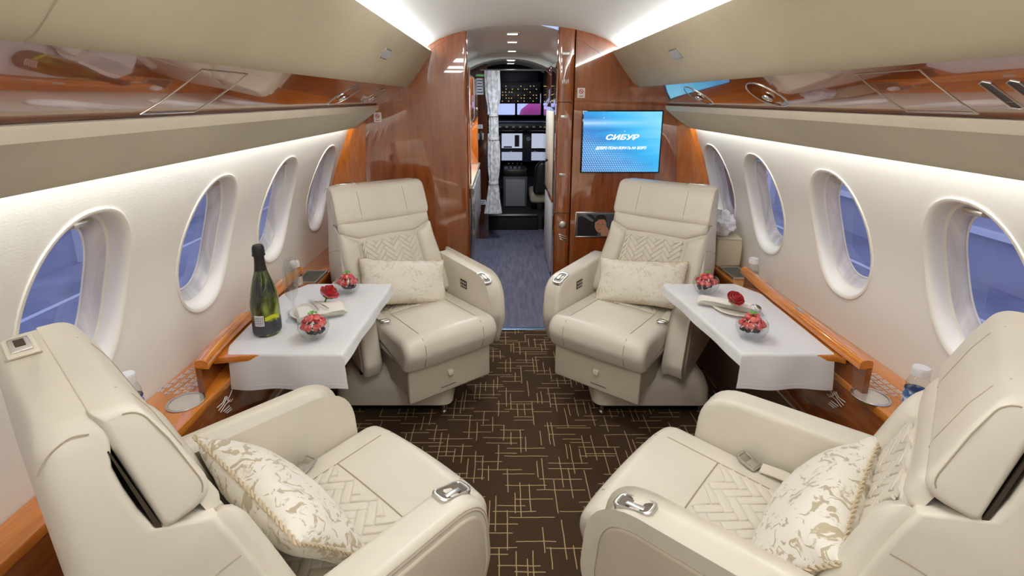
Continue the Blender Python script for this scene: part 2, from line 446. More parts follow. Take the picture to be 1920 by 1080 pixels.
BIN = [(.545, 1.728), (.528, 1.750), (.522, 1.746), (.526, 1.735), (.552, 1.700), (.585, 1.655), (.618, 1.610), (.650, 1.572), (.668, 1.553), (.682, 1.545), (.690, 1.549), (.692, 1.556)]
PSU = [(.686, 1.552), (.74, 1.512), (.80, 1.474), (.85, 1.447), (.90, 1.425)]
LED_TOP = [(.868, 1.430), (.850, 1.441), (.846, 1.440), (.8465, 1.436), (.857, 1.413)]
LED = [(.857, 1.413), (.880, 1.392), (.930, 1.352), (.985, 1.317), (1.000, 1.309), (1.004, 1.312), (.985, 1.335), (.95, 1.362), (.90, 1.40)]
LAB = {-1: 'left', 1: 'right'}
for side in (-1, 1):
    L = LAB[side]
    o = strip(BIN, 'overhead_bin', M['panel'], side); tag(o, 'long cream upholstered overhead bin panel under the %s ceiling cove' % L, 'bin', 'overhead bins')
    # seam between two bin doors and the little grille
    mb = MB(); yj = .62 if side < 0 else .30
    mb.tube([(CX0 + side * (u - .0005), yj, z) for u, z in BIN[2:10]], .0012, 5); mb.build('door_seam', M['seam'], o)
    mb = MB(); yg = 2.10
    u, z = .585, 1.657; ang = math.atan2(.045, .033)
    fr = MB(); rot = Matrix.Rotation(side * -ang, 4, 'Y')
    fr.box((CX0 + side * u, yg, z), (.046, .105, .008), (0, side * R(53.5), 0), bev=.002); g = fr.build('speaker_grille', M['nickel'], o)
    fr = MB()
    for q in lin(-.044, .044, 9): fr.box((CX0 + side * (u - .003), yg + q, z - .0035), (.036, .004, .004), (0, side * R(53.5), 0))
    fr.build('grille_bar', mat('grille_grey', (.5, .5, .52), .5), g, smooth=0)
    # glossy service panel strip
    p = strip(PSU, 'passenger_service_panel', M['wood_strip'], side); tag(p, 'glossy walnut service panel strip below the %s overhead bin' % L, 'panel', 'service panel strips')
    def pp(t_, y, out=0):   # t along the strip's width
        i = t_ * (len(PSU) - 1); k_ = min(int(i), len(PSU) - 2); f_ = i - k_
        u_ = PSU[k_][0] + (PSU[k_ + 1][0] - PSU[k_][0]) * f_; z_ = PSU[k_][1] + (PSU[k_ + 1][1] - PSU[k_][1]) * f_
        return (CX0 + side * (u_ - out * .5), y, z_ - out * .85)
    for y0, y1 in ((1.02, 1.20),):
        mb = MB(); loop = [pp(a, b, .0005) for a, b in ((.1, y0), (.3, y0), (.5, y0), (.72, y0), (.72, y1), (.5, y1), (.3, y1), (.1, y1))]
        mb.tube(loop, .0016, 5, closed=True); mb.build('hatch_edge', M['nickel'], p)
    if side < 0:
        mb = MB(); mb.tube([pp(a_, .60 - .0 * a_, .0005) for a_ in lin(.05, .98, 6)], .0015, 5); mb.build('panel_joint', M['nickel'], p)
    for yy in ((1.72, 2.32) if side > 0 else (2.12, 2.6)):
        # oval gasper recess with an eyeball outlet
        mb = MB(); loop = [pp(.40 + .27 * math.sin(k_ * PI / 10), yy + .085 * math.cos(k_ * PI / 10), .001) for k_ in range(20)]
        mb.tube(loop, .002, 5, closed=True); go = mb.build('gasper_rim', M['nickel'], p)
        mb = MB(); mb.face([pp(.40 + .26 * math.sin(k_ * PI / 10), yy + .082 * math.cos(k_ * PI / 10), .0008) for k_ in range(20)]); mb.build('gasper_recess', M['wood_dark'], go, smooth=0)
        c_ = Vector(pp(.42, yy, .004)); mb = MB()
        mb.lathe([(.018, 0), (.018, -.004), (.012, -.007), (.010, -.003), (.010, 0)], 18); ob = mb.build('eyeball_outlet', M['chrome'], go)
        ob.location = c_; ob.rotation_euler = (0, side * R(30), 0)
        mb = MB(); mb.lathe([(.010, 0), (.010, -.004), (.002, -.006)], 16); ob2 = mb.build('outlet_core', M['black'], go); ob2.location = c_; ob2.rotation_euler = ob.rotation_euler
    if side > 0:
        for yy in (.868, .918):
            mb = MB(); hw = .011
            poly = [pp(.30 + .12 * k_ / 1, 0) for k_ in range(1)]
            pts = [(.28, yy - hw), (.26, yy), (.28, yy + hw), (.58, yy + hw), (.60, yy), (.58, yy - hw)]
            mb.face([pp(a, b, .001) for a, b in pts]); so = mb.build('air_slot', M['black'], p, smooth=0)
            mb = MB(); mb.tube([pp(a, b, .0012) for a, b in pts], .0013, 5, closed=True); mb.build('slot_rim', M['nickel'], so)
    # light ledge
    mb = MB(); mb.loft([[(CX0 + side * u, y, z) for u, z in LED] for y in (YA, YF - .10 + .0)], cap=False, closed=False)
    # mitred end toward the partition
    mb.loft([[(CX0 + side * u, YF - .10, z) for u, z in LED], [(CX0 + side * u, YF - .01, z) for u, z in LED]], cap=True, closed=False)
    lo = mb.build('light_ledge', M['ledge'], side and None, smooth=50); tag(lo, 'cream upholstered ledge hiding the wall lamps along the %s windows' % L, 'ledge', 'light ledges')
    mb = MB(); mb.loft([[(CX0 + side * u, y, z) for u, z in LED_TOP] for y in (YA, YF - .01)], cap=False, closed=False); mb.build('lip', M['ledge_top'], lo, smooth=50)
    # visible light line in the cove
    mb = MB(); mb.loft([[(CX0 + side * u, y, z) for u, z in ((.550, 1.752), (.532, 1.7525), (.530, 1.7560), (.548, 1.758))] for y in (YA, YF - .002)], closed=True)
    tag(mb.build('light_strip', mat('cove_tube', (1, 1, 1), .5, emit=(.86, .95, 1.0), estr=5), smooth=0), 'cold white light strip glowing in the %s ceiling cove' % L, 'light strip', 'cove light strips')

# ---------------------------------------------------------------- forward partitions
ZT = 1.97
mb = MB(); poly = fillet([(-1.30, YF, 0), (-.205, YF, .022), (-.205, YF + .055, .022), (-1.30, YF + .055, 0)], 4)
mb.puff(poly, 0, ZT, .001, 1, ax=2)
wl = tag(mb.build('wall_fore_left', M['wood'], smooth=40), kind='structure')
mb = MB(); poly = fillet([(.425, YF, 0), (1.50, YF, 0), (1.50, YF + .055, 0), (.425, YF + .055, 0)], 3)
mb.puff(poly, 0, ZT, .001, 1, ax=2)
wr = tag(mb.build('wall_fore_right', M['wood'], smooth=40), kind='structure')
mb = MB(); poly = fillet([(.322, YF - .012, .02), (.420, YF - .012, .03), (.427, YF + .06, .0), (.322, YF + .10, .01)], 5)
mb.puff(poly, 0, ZT, .001, 1, ax=2); post = mb.build('door_post', M['wood'], wr, smooth=40)
for z, hh, mt in ((1.733, .022, 'nickel'), (1.375, .020, 'nickel'), (1.03, .016, 'nickel')):
    mb = MB(); mb.box((.366, YF - .013, z), (.042, .008, hh), bev=.003); mb.build('latch_plate', M[mt], post)
mb = MB()
for k_ in range(4): mb.box((.350 + k_ * .011, YF - .0135, 1.575 + .004 * (k_ % 2)), (.006, .004, .022))
mb.build('switch_legend', M['white'], post, smooth=0)
mb = MB(); mb.lathe([(.024, 0), (.024, .006), (.016, .010), (.004, .010)], 20, cap=True); kn = mb.build('lock_knob', M['nickel'], post, M=Matrix.Translation((.375, YF - .013, .715)) @ Matrix.Rotation(R(90), 4, 'X'))
mb = MB()
for k_ in range(3): mb.tube([(.352 + k_ * .004, YF - .017, .655 - k_ * .014), (.375, YF - .022, .648 - k_ * .014), (.402, YF - .017, .640 - k_ * .016)], .0035, 6)
mb.build('lock_lever', M['nickel'], post)
# door joint lines in the post
mb = MB()
for z in (1.46, .79): mb.box((.366, YF - .0125, z), (.088, .004, .003))
mb.build('door_joint', M['dark_gap'], post, smooth=0)
# burl pilasters where the partitions meet the side walls
for side, par in ((-1, wl), (1, wr)):
    rings = []
    for z in lin(.62, 1.37, 12):
        uo = wu(z) + .01; ui = min(uo - .10, .935 if side < 0 else .93) if z > 1.0 else uo - .17
        ui = .93 + (1.0 - min(1, max(0, (z - .6) / .75))) * .05
        rg = []
        for k_ in range(9):
            a = PI * .5 * k_ / 8
            rg.append((CX0 + side * (ui + (uo - ui) * math.sin(a) ** 1.2), YF + .0 - .026 * (1 - math.cos(a)) - .002, z))
        rg += [(CX0 + side * (uo + .02), YF - .028, z), (CX0 + side * (uo + .02), YF + .002, z), (CX0 + side * ui, YF + .002, z)]
        rings.append(rg)
    mb = MB(); mb.loft(rings); mb.build('pilaster', M['wood_burl'], par, smooth=50)

# ---------------------------------------------------------------- things on the partitions
def text(name, body, size, material, parent, loc, rot, align='CENTER', shear=0, ext=.0004, scale=None):
    c = bpy.data.curves.new(name, 'FONT'); c.body = body; c.size = size; c.align_x = align; c.align_y = 'CENTER'; c.extrude = ext; c.shear = shear
    o = bpy.data.objects.new(name, c); COL.objects.link(o); c.materials.append(material)
    o.parent = parent; o.location = loc; o.rotation_euler = rot
    if scale: o.scale = scale
    return o
# wall screen
tv = empty('wall_screen', (.7135, YF, 1.227), label='flat screen showing a bright blue welcome picture on the right partition', cat='screen')
mb = MB(); mb.box((0, -.006, 0), (.482, .014, .374), bev=.004); mb.build('bezel', M['black_gloss'], tv)
m = mat('screen_picture', (.02, .02, .02), .2); t = NT(m)
v = t.coord(out='Object'); sp = t.n('ShaderNodeSeparateXYZ'); t.l(v, sp.inputs[0])
g1 = t.math('ADD', t.math('MULTIPLY', sp.outputs[0], 1.1), t.math('MULTIPLY', sp.outputs[2], .9))
g1 = t.math('ADD', g1, t.math('MULTIPLY', t.noise(t.coord((1.2, 1, 9)), 2.2, 2), .55))
colr = t.ramp(t.math('ADD', g1, .22), [(0, (.012, .10, .36)), (.35, (.02, .21, .56)), (.62, (.04, .42, .78)), (.95, (.22, .62, .85))])
# grid of small squares, lower left
def saw(a, p): return t.math('FRACT', t.math('DIVIDE', a, p))
rx = t.math('ADD', sp.outputs[0], t.math('MULTIPLY', sp.outputs[2], .55))
cell = t.math('MULTIPLY', t.math('GREATER_THAN', saw(rx, .014), .42), t.math('GREATER_THAN', saw(sp.outputs[2], .011), .42))
corner = t.math('MULTIPLY', t.math('SUBTRACT', -.03, t.math('ADD', t.math('MULTIPLY', sp.outputs[0], .55), sp.outputs[2])), 5)
corner = t.math('MINIMUM', t.math('MAXIMUM', corner, 0), .55)
vo = t.n('ShaderNodeTexVoronoi'); vo.inputs['Scale'].default_value = 17; t.l(v, vo.inputs['Vector'])
sparkle = t.math('MULTIPLY', t.math('LESS_THAN', vo.outputs['Distance'], .09), t.math('GREATER_THAN', t.math('ADD', sp.outputs[2], t.math('MULTIPLY', sp.outputs[0], .3)), .02))
flare = t.math('POWER', t.math('MAXIMUM', t.math('SUBTRACT', 1, t.math('MULTIPLY', t.math('ABSOLUTE', t.math('SUBTRACT', sp.outputs[2], .112)), 26)), 0), 2)
flare = t.math('MULTIPLY', flare, t.math('MAXIMUM', t.math('SUBTRACT', .5, t.math('MULTIPLY', sp.outputs[0], 2.2)), 0))
amt = t.math('MINIMUM', t.math('ADD', t.math('ADD', t.math('MULTIPLY', cell, corner), t.math('MULTIPLY', sparkle, .35)), t.math('MULTIPLY', flare, .6)), .85)
mx = t.n('ShaderNodeMix', data_type='RGBA'); t.l(amt, mx.inputs['Factor']); t.l(colr, mx.inputs['A']); mx.inputs['B'].default_value = (.62, .88, 1, 1)
t.l(mx.outputs['Result'], t.b.inputs['Emission Color']); t.b.inputs['Emission Strength'].default_value = 1.25
mb = MB(); mb.box((0, -.0138, 0), (.464, .002, .358)); pic = mb.build('picture', m, tv, smooth=0)
wt = mat('screen_lettering', (1, 1, 1), .5, emit=(1, 1, 1), estr=1.1)
t1 = text('lettering', 'СИБУР', .052, wt, pic, (-.002, -.0152, .027), (R(90), 0, 0), shear=.28, scale=(1.12, .78, 1)); t1.data.offset = .0012
t2 = text('lettering', 'ДОБРО ПОЖАЛОВАТЬ НА БОРТ!', .0235, wt, pic, (-.002, -.0152, -.036), (R(90), 0, 0), shear=.28, scale=(.80, .92, 1)); t2.data.offset = .0004
for o_ in (t1, t2):      # lettering as plain meshes
    bpy.context.view_layer.update()
    me_ = bpy.data.meshes.new_from_object(o_.evaluated_get(bpy.context.evaluated_depsgraph_get()))
    n_ = bpy.data.objects.new('screen_lettering', me_); COL.objects.link(n_); n_.parent = o_.parent; n_.location = o_.location; n_.rotation_euler = o_.rotation_euler; n_.scale = o_.scale
    if not me_.materials: me_.materials.append(wt)
    n_['kind'] = 'stuff'; bpy.data.objects.remove(o_)

def sign(loc, label, rows):
    s_ = empty('no_smoking_sign', loc, label=label, cat='sign')
    mb = MB(); mb.box((0, -.003, 0), (.046, .006, .058), bev=.002); mb.build('plate', mat('sign_white', (.80, .78, .74), .4), s_)
    red = mat('sign_red', (.60, .03, .03), .5)
    mb = MB()
    loop = [(.012 * math.cos(a), -.0065, .008 + .012 * math.sin(a)) for a in lin(0, 2 * PI, 17)[:-1]]
    mb.tube(loop, .0018, 4, closed=True); mb.tube([(-.008, -.0065, .016), (.008, -.0065, .0)], .0016, 4)
    mb.box((0, -.0062, -.018), (.024, .001, .004)); mb.build('red_symbol', red, s_, smooth=0)
    mb = MB(); mb.box((0, -.0063, .008), (.013, .001, .003)); mb.build('black_bar', M['black'], s_, smooth=0)
sign((.463, YF, 1.513), 'small white and red placard on the right partition above the screen', 1)
sign((-.742, YF, 1.372), 'small white and red placard at the outer edge of the left partition', 1)
# slot for magazines with one standing in it
mp = empty('magazine_pocket', (.60, YF, .714), label='slim open magazine slot in the right partition under the screen', cat='pocket')
mb = MB()
for z in (-.078, .078): mb.box((0, -.004, z), (.29, .010, .008), bev=.002)
for x in (-.142, .142): mb.box((x, -.004, 0), (.008, .010, .156), bev=.002)
mb.build('frame', M['chrome'], mp)
mb = MB(); mb.box((0, -.0005, 0), (.28, .002, .15)); mb.build('backing', M['black'], mp, smooth=0)
mg = empty('magazine', (.60, YF - .004, .714), label='magazine with a dark cover of a person in black inside the partition slot', cat='magazine')
mb = MB(); mb.box((0, -.004, 0), (.27, .005, .146), bev=.001); mb.build('pages', mat('paper_edge', (.75, .72, .66), .7), mg)
mb = MB(); mb.box((0, -.0068, 0), (.268, .001, .144)); cov = mb.build('cover', mat('cover_grey', (.09, .10, .12), .3), mg, smooth=0)
def flat(pts, y, name, material, parent):
    mb = MB(); n_ = len(pts)
    a = [mb.v((p[0], y, p[1])) for p in pts]; b = [mb.v((p[0], y + .0006, p[1])) for p in pts]
    mb.f(a); mb.f(b[::-1])
    for i in range(n_): mb.f([a[i], a[(i + 1) % n_], b[(i + 1) % n_], b[i]])
    return mb.build(name, material, parent, smooth=0)
flat(fillet([(-.134, -.072, 0), (-.134, .05, .02), (-.05, .072, .03), (.0, .02, .02), (-.005, -.072, 0)]), -.0078, 'jacket', mat('jacket_black', (.012, .012, .014), .5), cov)
flat(fillet([(-.12, .066, 0), (-.04, .02, 0), (-.03, .03, 0), (-.09, .072, 0)]), -.0084, 'lapel', mat('lapel_grey', (.16, .17, .18), .5), cov)
flat([(.012 + .036 * math.cos(a), .0 + .05 * math.sin(a)) for a in lin(0, 2 * PI, 21)[:-1]], -.0084, 'face', mat('face_skin', (.50, .24, .14), .5), cov)
flat(fillet([(-.024, .012, .01), (-.018, .062, .02), (.04, .066, .02), (.052, .01, .01), (.036, .036, .01), (.0, .036, .01)]), -.009, 'hair', mat('hair_black', (.012, .010, .009), .6), cov)
flat(fillet([(.02, -.072, .0), (.012, -.02, .01), (.05, -.008, .01), (.074, -.05, .01), (.074, -.072, 0)]), -.009, 'hand', mat('hand_skin', (.56, .29, .18), .5), cov)
for x_, z_, w_, n_ in ((-.002, .006, .012, 'eye'), (.026, .006, .012, 'eye'), (.010, -.028, .018, 'mouth')): MB().box((x_, -.0088, z_), (w_, .0006, .003)).build(n_, M['black'], cov, smooth=0)

# ---------------------------------------------------------------- vestibule and cockpit
def pbox(name, c, d, material, parent, bev=.003, **k):
    mb = MB(); mb.box(c, d, bev=bev); return mb.build(name, material, parent, **k)
# vestibule ceiling, stepping down toward the cockpit
mb = MB(); prof = [(u * 1.0, 1.90 - .75 * abs(u) ** 2.2) for u in lin(-.62, .62, 17)]
mb.loft([[(.06 + u, y, z) for u, z in prof] for y in (YF - .004, 4.85)], cap=False, closed=False)
p2 = [(u, 1.845 - .75 * abs(u) ** 2.2) for u in lin(-.62, .62, 17)]
mb.loft([[(.06 + u, 4.85, z) for u, z in prof], [(.06 + u, 4.85, z) for u, z in p2]], cap=False, closed=False)
mb.loft([[(.06 + u, y, z) for u, z in p2] for y in (4.85, 5.62)], cap=False, closed=False)
tag(mb.build('ceiling_vestibule', M['vceil'], smooth=40), kind='structure')
dl = mat('downlight_lens', (1, 1, 1), .4, emit=(.9, .97, 1), estr=6)
first = None
for i, (x, y, z) in enumerate(((.066, 3.44, 1.898), (.074, 3.93, 1.898), (.086, 4.66, 1.898), (.084, 5.0, 1.843), (.086, 5.42, 1.843))):
    d_ = empty('downlight', (x, y, z), label='square downlight in the passage ceiling, %s counting from the cabin' % ('nearest', 'second', 'third', 'fourth', 'farthest')[i], cat='ceiling light', group='passage downlights')
    mb = MB()
    mb.loft([[(q * a, r_ * a, zz_) for q, r_ in ((-1, -1), (1, -1), (1, 1), (-1, 1))] for a, zz_ in ((.044, .004), (.044, -.008), (.034, -.008), (.034, 0.0))], cap=False)
    mb.build('frame', M['nickel'], d_, smooth=0); pbox('lens', (0, 0, -.003), (.068, .068, .003), dl, d_, bev=0, smooth=0)
# side walls of the passage and far bulkhead
for x, nm in ((-.95, 'wall_passage_left'), (1.05, 'wall_passage_right')):
    mb = MB(); mb.box((x, 4.4, .95), (.04, 2.75, 1.95)); tag(mb.build(nm, M['wood_dark'], smooth=0), kind='structure')
# galley on the left of the passage
ga = empty('galley_cabinet', (-.36, 3.95, 0), label='galley cabinet with glowing orange niche left of the passage', cat='cabinet')
pbox('base_unit', (0, 0, .40), (.28, 1.20, .80), M['wood_dark'], ga)
m = mat('galley_fabric', (.30, .31, .33), .4); t = NT(m); t.base(t.ramp(t.noise(t.coord((1, 1, .5)), 26, 4), [(.4, (.16, .165, .18)), (.6, (.55, .56, .58))]))
pbox('curved_front', (.145, .05, .66), (.03, 1.00, .40), m, ga, bev=.012)
pbox('worktop', (0.0, 0, .895), (.31, 1.22, .03), M['porcelain'], ga)
pbox('niche_back', (-.11, 0, 1.12), (.05, 1.18, .42), M['wood_burl'], ga)
pbox('niche_side', (.02, .57, 1.12), (.24, .05, .42), M['wood_burl'], ga)
up = pbox('upper_unit', (.0, 0, 1.48), (.28, 1.20, .32), M['wood_dark'], ga)
pbox('upper_door', (.145, -.15, 1.48), (.012, .86, .29), M['wood'], ga); pbox('door_handle', (.155, .12, 1.40), (.012, .09, .02), M['nickel'], ga)
pbox('corner_trim', (.143, -.598, 1.25), (.012, .012, .86), M['chrome'], ga, bev=.003)
area('niche_lamp', (-.34, 3.95, 1.31), (0, 0, 0), .18, .9, 2.2, (1, .62, .25))
# closet on the right
cl = empty('wardrobe', (.68, 4.35, 0), label='dark wood closet with cream door panels right of the passage', cat='cabinet')
pbox('carcass', (0, 0, .87), (.52, 1.60, 1.74), M['wood_dark'], cl)
pbox('upper_door', (-.268, .30, 1.58), (.016, .78, .34), M['wood_dark'], cl, bev=.006)
pbox('upper_door', (-.268, -.42, 1.58), (.016, .60, .34), M['wood_dark'], cl, bev=.006)
dp = pbox('door_panel', (-.268, .02, 1.03), (.018, .60, .70), mat('closet_cream', (.66, .62, .52), .4), cl, bev=.012)
mb = MB(); mb.tube([(-.285, -.02, .96), (-.300, .0, .945), (-.298, .05, .945), (-.285, .07, .955)], .007, 6); mb.build('handle', M['black'], dp)
pbox('kick_panel', (-.268, -.02, .34), (.018, .60, .62), mat('closet_white', (.62, .66, .68), .4), cl, bev=.006)
pbox('wood_rail', (-.268, .0, .665), (.016, .64, .05), M['wood'], cl)
for yy, zz in ((-.10, 1.45), (.22, 1.45), (.5, 1.45)):
    pbox('latch', (-.279, yy, zz), (.008, .04, .018), M['nickel'], cl)
# bulkhead before the cockpit, left half, with its notices
bk = tag(MB().box((-.335, 5.22, .95), (.37, .05, 1.95)).build('wall_cockpit_left', M['wood_dark'], smooth=0), kind='structure')
tag(MB().box((.80, 5.22, .95), (.50, .05, 1.95)).build('wall_cockpit_right', M['wood_dark'], smooth=0), kind='structure')
paper = mat('notice_paper', (.62, .64, .70), .5); ink = mat('notice_ink', (.06, .06, .12), .6)
def notice(nm, loc, wd, ht, label, cat, rows):
    n_ = empty(nm, loc, label=label, cat=cat)
    pbox('card', (0, -.003, 0), (wd, .004, ht), paper, n_, bev=0, smooth=0)
    mb = MB()
    for k_ in range(rows):
        zz = ht * (.5 - (k_ + .8) / (rows + .6)); mb.box((-wd * .04, -.0055, zz), (wd * (.72 - .2 * (k_ % 2)), .001, ht * .4 / (rows + .6)))
    mb.build('print', ink, n_, smooth=0)
notice('notice_card', (-.225, 5.192, 1.60), .075, .16, 'printed notice card on the dark cockpit bulkhead beside the curtain', 'notice', 5)
notice('small_placard', (-.228, 5.192, 1.20), .05, .04, 'small square placard on the dark bulkhead below the notice card', 'placard', 2)
notice('low_placard', (-.208, 5.192, .405), .065, .05, 'low white placard near the foot of the dark cockpit bulkhead', 'placard', 2)
ex = empty('exit_sign', (-.222, 5.192, 1.708), label='dim green strip sign at the top of the cockpit bulkhead', cat='sign')
pbox('lamp_box', (0, -.008, 0), (.09, .016, .022), mat('exit_green', (.10, .22, .12), .4, emit=(.15, .5, .2), estr=.25), ex)
ph = empty('interphone', (-.222, 5.19, 1.10), label='grey interphone handset cradle on the dark cockpit bulkhead', cat='handset')
pbox('cradle', (0, -.015, 0), (.06, .03, .07), mat('interphone_grey', (.35, .34, .33), .4), ph, bev=.006); pbox('handset', (0, -.036, .0), (.028, .018, .11), M['black'], ph, bev=.006)
# curtain, gathered by two bands
cu = empty('cockpit_curtain', (-.10, 5.12, 0), label='gathered pale grey patterned curtain tied beside the cockpit doorway', cat='curtain')
m = mat('curtain_cloth', (.62, .63, .68), .8, sheen=.3); t = NT(m)
t.base(t.ramp(t.noise(t.coord((1, 1, .6)), 34, 3), [(.42, (.52, .53, .58)), (.58, (.84, .85, .90))]))
def cw(z): return sinterp(z, [(.30, .085), (.45, .062), (.62, .045), (.64, .042), (.80, .056), (1.02, .054), (1.09, .045), (1.30, .042), (1.33, .038), (1.5, .066), (1.75, .068)])
rings = []
for z in lin(.30, 1.75, 40):
    rg = []; wv_ = cw(z)
    sh = .012 * math.sin((z - .3) * 2.2)
    for k_ in range(48):
        a = 2 * PI * k_ / 48; f_ = 1 + .16 * math.sin(a * 9 + z * 2)
        rg.append((sh + wv_ * math.cos(a) * f_, .035 * math.sin(a) * f_, z))
    rings.append(rg)
mb = MB(); mb.loft(rings); mb.build('cloth', m, cu, smooth=60)
for z in (.63, 1.085, 1.32):
    mb = MB(); r_ = cw(z) + .008
    mb.loft([[(.012 * math.sin((z - .3) * 2.2) + (r_ + e_) * math.cos(a), (.044 + e_) * math.sin(a), z + dz) for a in lin(0, 2 * PI, 25)[:-1]] for e_, dz in ((0, -.014), (.003, -.012), (.003, .012), (0, .014))], cap=False)
    mb.build('tie_band', M['white'], cu)
mb = MB(); mb.tube([(-.12, 0, 1.757), (.55, 0, 1.757)], .009, 8); mb.build('rail', M['nickel'], cu)
# cockpit
mb = MB(); mb.box((.06, 6.75, .08), (2.2, 2.30, .16)); tag(mb.build('floor_cockpit', mat('cockpit_floor', (.02, .02, .022), .7), smooth=0), kind='structure')
cn = empty('cockpit_step', (.10, 5.58, 0), label='dark carpeted step with metal nosing up to the cockpit', cat='step')
pbox('riser', (0, 0, .085), (.62, .03, .165), mat('step_dark', (.012, .010, .010), .8), cn); pbox('nosing', (0, -.012, .178), (.60, .05, .016), M['nickel'], cn)
cpan = mat('cockpit_grey', (.075, .085, .115), .6)
mb = MB(); mb.box((.06, 6.6, 1.95), (2.2, 2.0, .04)); tag(mb.build('ceiling_cockpit', cpan, smooth=0), kind='structure')
for x, nm in ((-1.0, 'wall_flightdeck_left'), (1.12, 'wall_flightdeck_right')):
    mb = MB(); mb.box((x, 6.6, 1.0), (.04, 2.0, 1.9)); tag(mb.build(nm, cpan, smooth=0), kind='structure')
wf = tag(MB().box((.06, 7.42, .70), (2.1, .06, 1.10)).build('wall_flightdeck_front', cpan, smooth=0), kind='structure')
tag(MB().box((.06, 7.42, 1.80), (2.1, .06, .42)).build('trim_2', cpan, smooth=0), kind='structure')
# windshield panes
for i, (x0, x1) in enumerate(((-.62, -.18), (-.12, .185), (.215, .56), (.60, 1.0))):
    fr = empty('window_%d' % (wn + 1 + i), ((x0 + x1) / 2, 7.42, 1.40), kind='structure')
    w2 = (x1 - x0) / 2
    mb = MB()
    mb.loft([[(q * a, 0, r_ * b) for q, r_ in fillet([(-1, -1, .25), (1, -1, .25), (1, 1, .25), (-1, 1, .25)])] for a, b in ((w2 + .03, .24), (w2 + .03, .24))], cap=False)
    o_ = fillet([(-w2 - .03, -.22, 0), (w2 + .03, -.22, 0), (w2 + .03, .24, 0), (-w2 - .03, .24, 0)], 4); i_ = fillet([(-w2, -.17, .04), (w2, -.17, .04), (w2, .17, .04), (-w2, .17, .04)], 4)
    o_ = [(max(-w2 - .03, min(w2 + .03, x * 3)), max(-.22, min(.24, z * 3))) for x, z in i_]
    mb = MB(); mb.loft([[(x, -.03, z) for x, z in o_], [(x, -.03, z) for x, z in i_], [(x, .02, z) for x, z in i_]], cap=False); mb.build('windshield_frame', M['black'], fr, smooth=0)
    mb = MB(); mb.face([(x, .015, z) for x, z in i_]); mb.build('pane', M['pane'], fr, smooth=0)
ip = empty('instrument_panel', (.14, 6.55, 0), label='dark cockpit instrument panel with lit flight displays', cat='instrument panel')
pbox('glareshield', (0, -.04, 1.135), (1.70, .34, .11), M['black'], ip, bev=.03)
pbox('panel_body', (0, .05, .88), (1.66, .12, .42), mat('panel_navy', (.022, .026, .045), .5), ip)
def disp(x0, x1, z0, z1, colr, y=-.015):
    d_ = pbox('display', ((x0 + x1) / 2 - .14, y, (z0 + z1) / 2), (x1 - x0, .016, z1 - z0), M['black_gloss'], ip)
    e_ = pbox('display_image', ((x0 + x1) / 2 - .14, y - .009, (z0 + z1) / 2), (x1 - x0 - .02, .002, z1 - z0 - .02), mat('display_glow', (.02, .02, .02), .3, emit=colr, estr=.75), d_, bev=0, smooth=0)
    return d_
c1 = (.62, .68, .85)
a = disp(-.02, .27, .84, 1.05, c1); pbox('display_table', (.05 + .0, -.027, .945), (.06, .002, .15), M['black'], a, bev=0, smooth=0); pbox('display_bar', (-.07, -.027, .865), (.11, .002, .02), M['black'], a, bev=0, smooth=0)
disp(.37, .66, .84, 1.05, c1); disp(-.02, .27, .68, .81, (.5, .55, .72)); disp(.37, .66, .68, .81, (.5, .55, .72)); disp(-.42, -.09, .84, 1.05, c1)
mb = MB()
for k_ in range(9): mb.box((-.34 + k_ * .085, -.215, 1.135), (.03, .008, .02))
mb.build('mode_key', mat('mode_key_white', (.55, .55, .55), .5), ip, smooth=0)
for x, z in ((-.20, .99), (.20, .97), (-.2, .88)):
    mb = MB(); mb.lathe([(.028, 0), (.028, .012), (.0, .014)], 14); mb.build('standby_gauge', mat('gauge_white', (.4, .42, .5), .4), ip, M=Matrix.Translation((x, -.012, z)) @ Matrix.Rotation(R(90), 4, 'X'))
pe = empty('centre_pedestal', (.16, 6.2, .16), label='grey centre pedestal between the cockpit seats', cat='pedestal')
pbox('cabinet', (0, .1, .19), (.30, .42, .38), mat('pedestal_grey', (.10, .10, .12), .5), pe, bev=.01); pbox('front_panel', (0, -.115, .18), (.24, .012, .34), mat('pedestal_panel', (.30, .31, .34), .5), pe)
pbox('throttle_deck', (0, .12, .42), (.30, .40, .10), M['black'], pe, bev=.02)
mb = MB()
for q in (-.08, -.03, .03, .08): mb.tube([(q, .06, .46), (q, .03, .53)], .010, 6)
mb.build('throttle_lever', M['nickel'], pe)
ov = empty('overhead_switch_panel', (.16, 6.35, 1.55), label='overhead cockpit panel dotted with small lit switches', cat='switch panel')
pbox('panel_plate', (0, 0, 0), (.62, .05, .26), M['black'], ov)
pbox('mount', (0, .06, .205), (.56, .08, .36), M['black'], ov)
mb = MB(); mb2 = MB(); rnd = random.Random(3)
for i in range(15):
    for j in range(6):
        (mb if rnd.random() < .62 else mb2).box((-.27 + i * .038 + rnd.uniform(-.005, .005), -.028, -.10 + j * .036), (.012, .008, .010))
s1 = mb.build('switch_key', mat('switch_grey', (.12, .14, .17), .5), ov, smooth=0); tag(s1, kind='stuff')
s2 = mb2.build('lit_key', mat('switch_amber', (.5, .3, .12), .5, emit=(1, .62, .28), estr=.7), ov, smooth=0); tag(s2, kind='stuff')
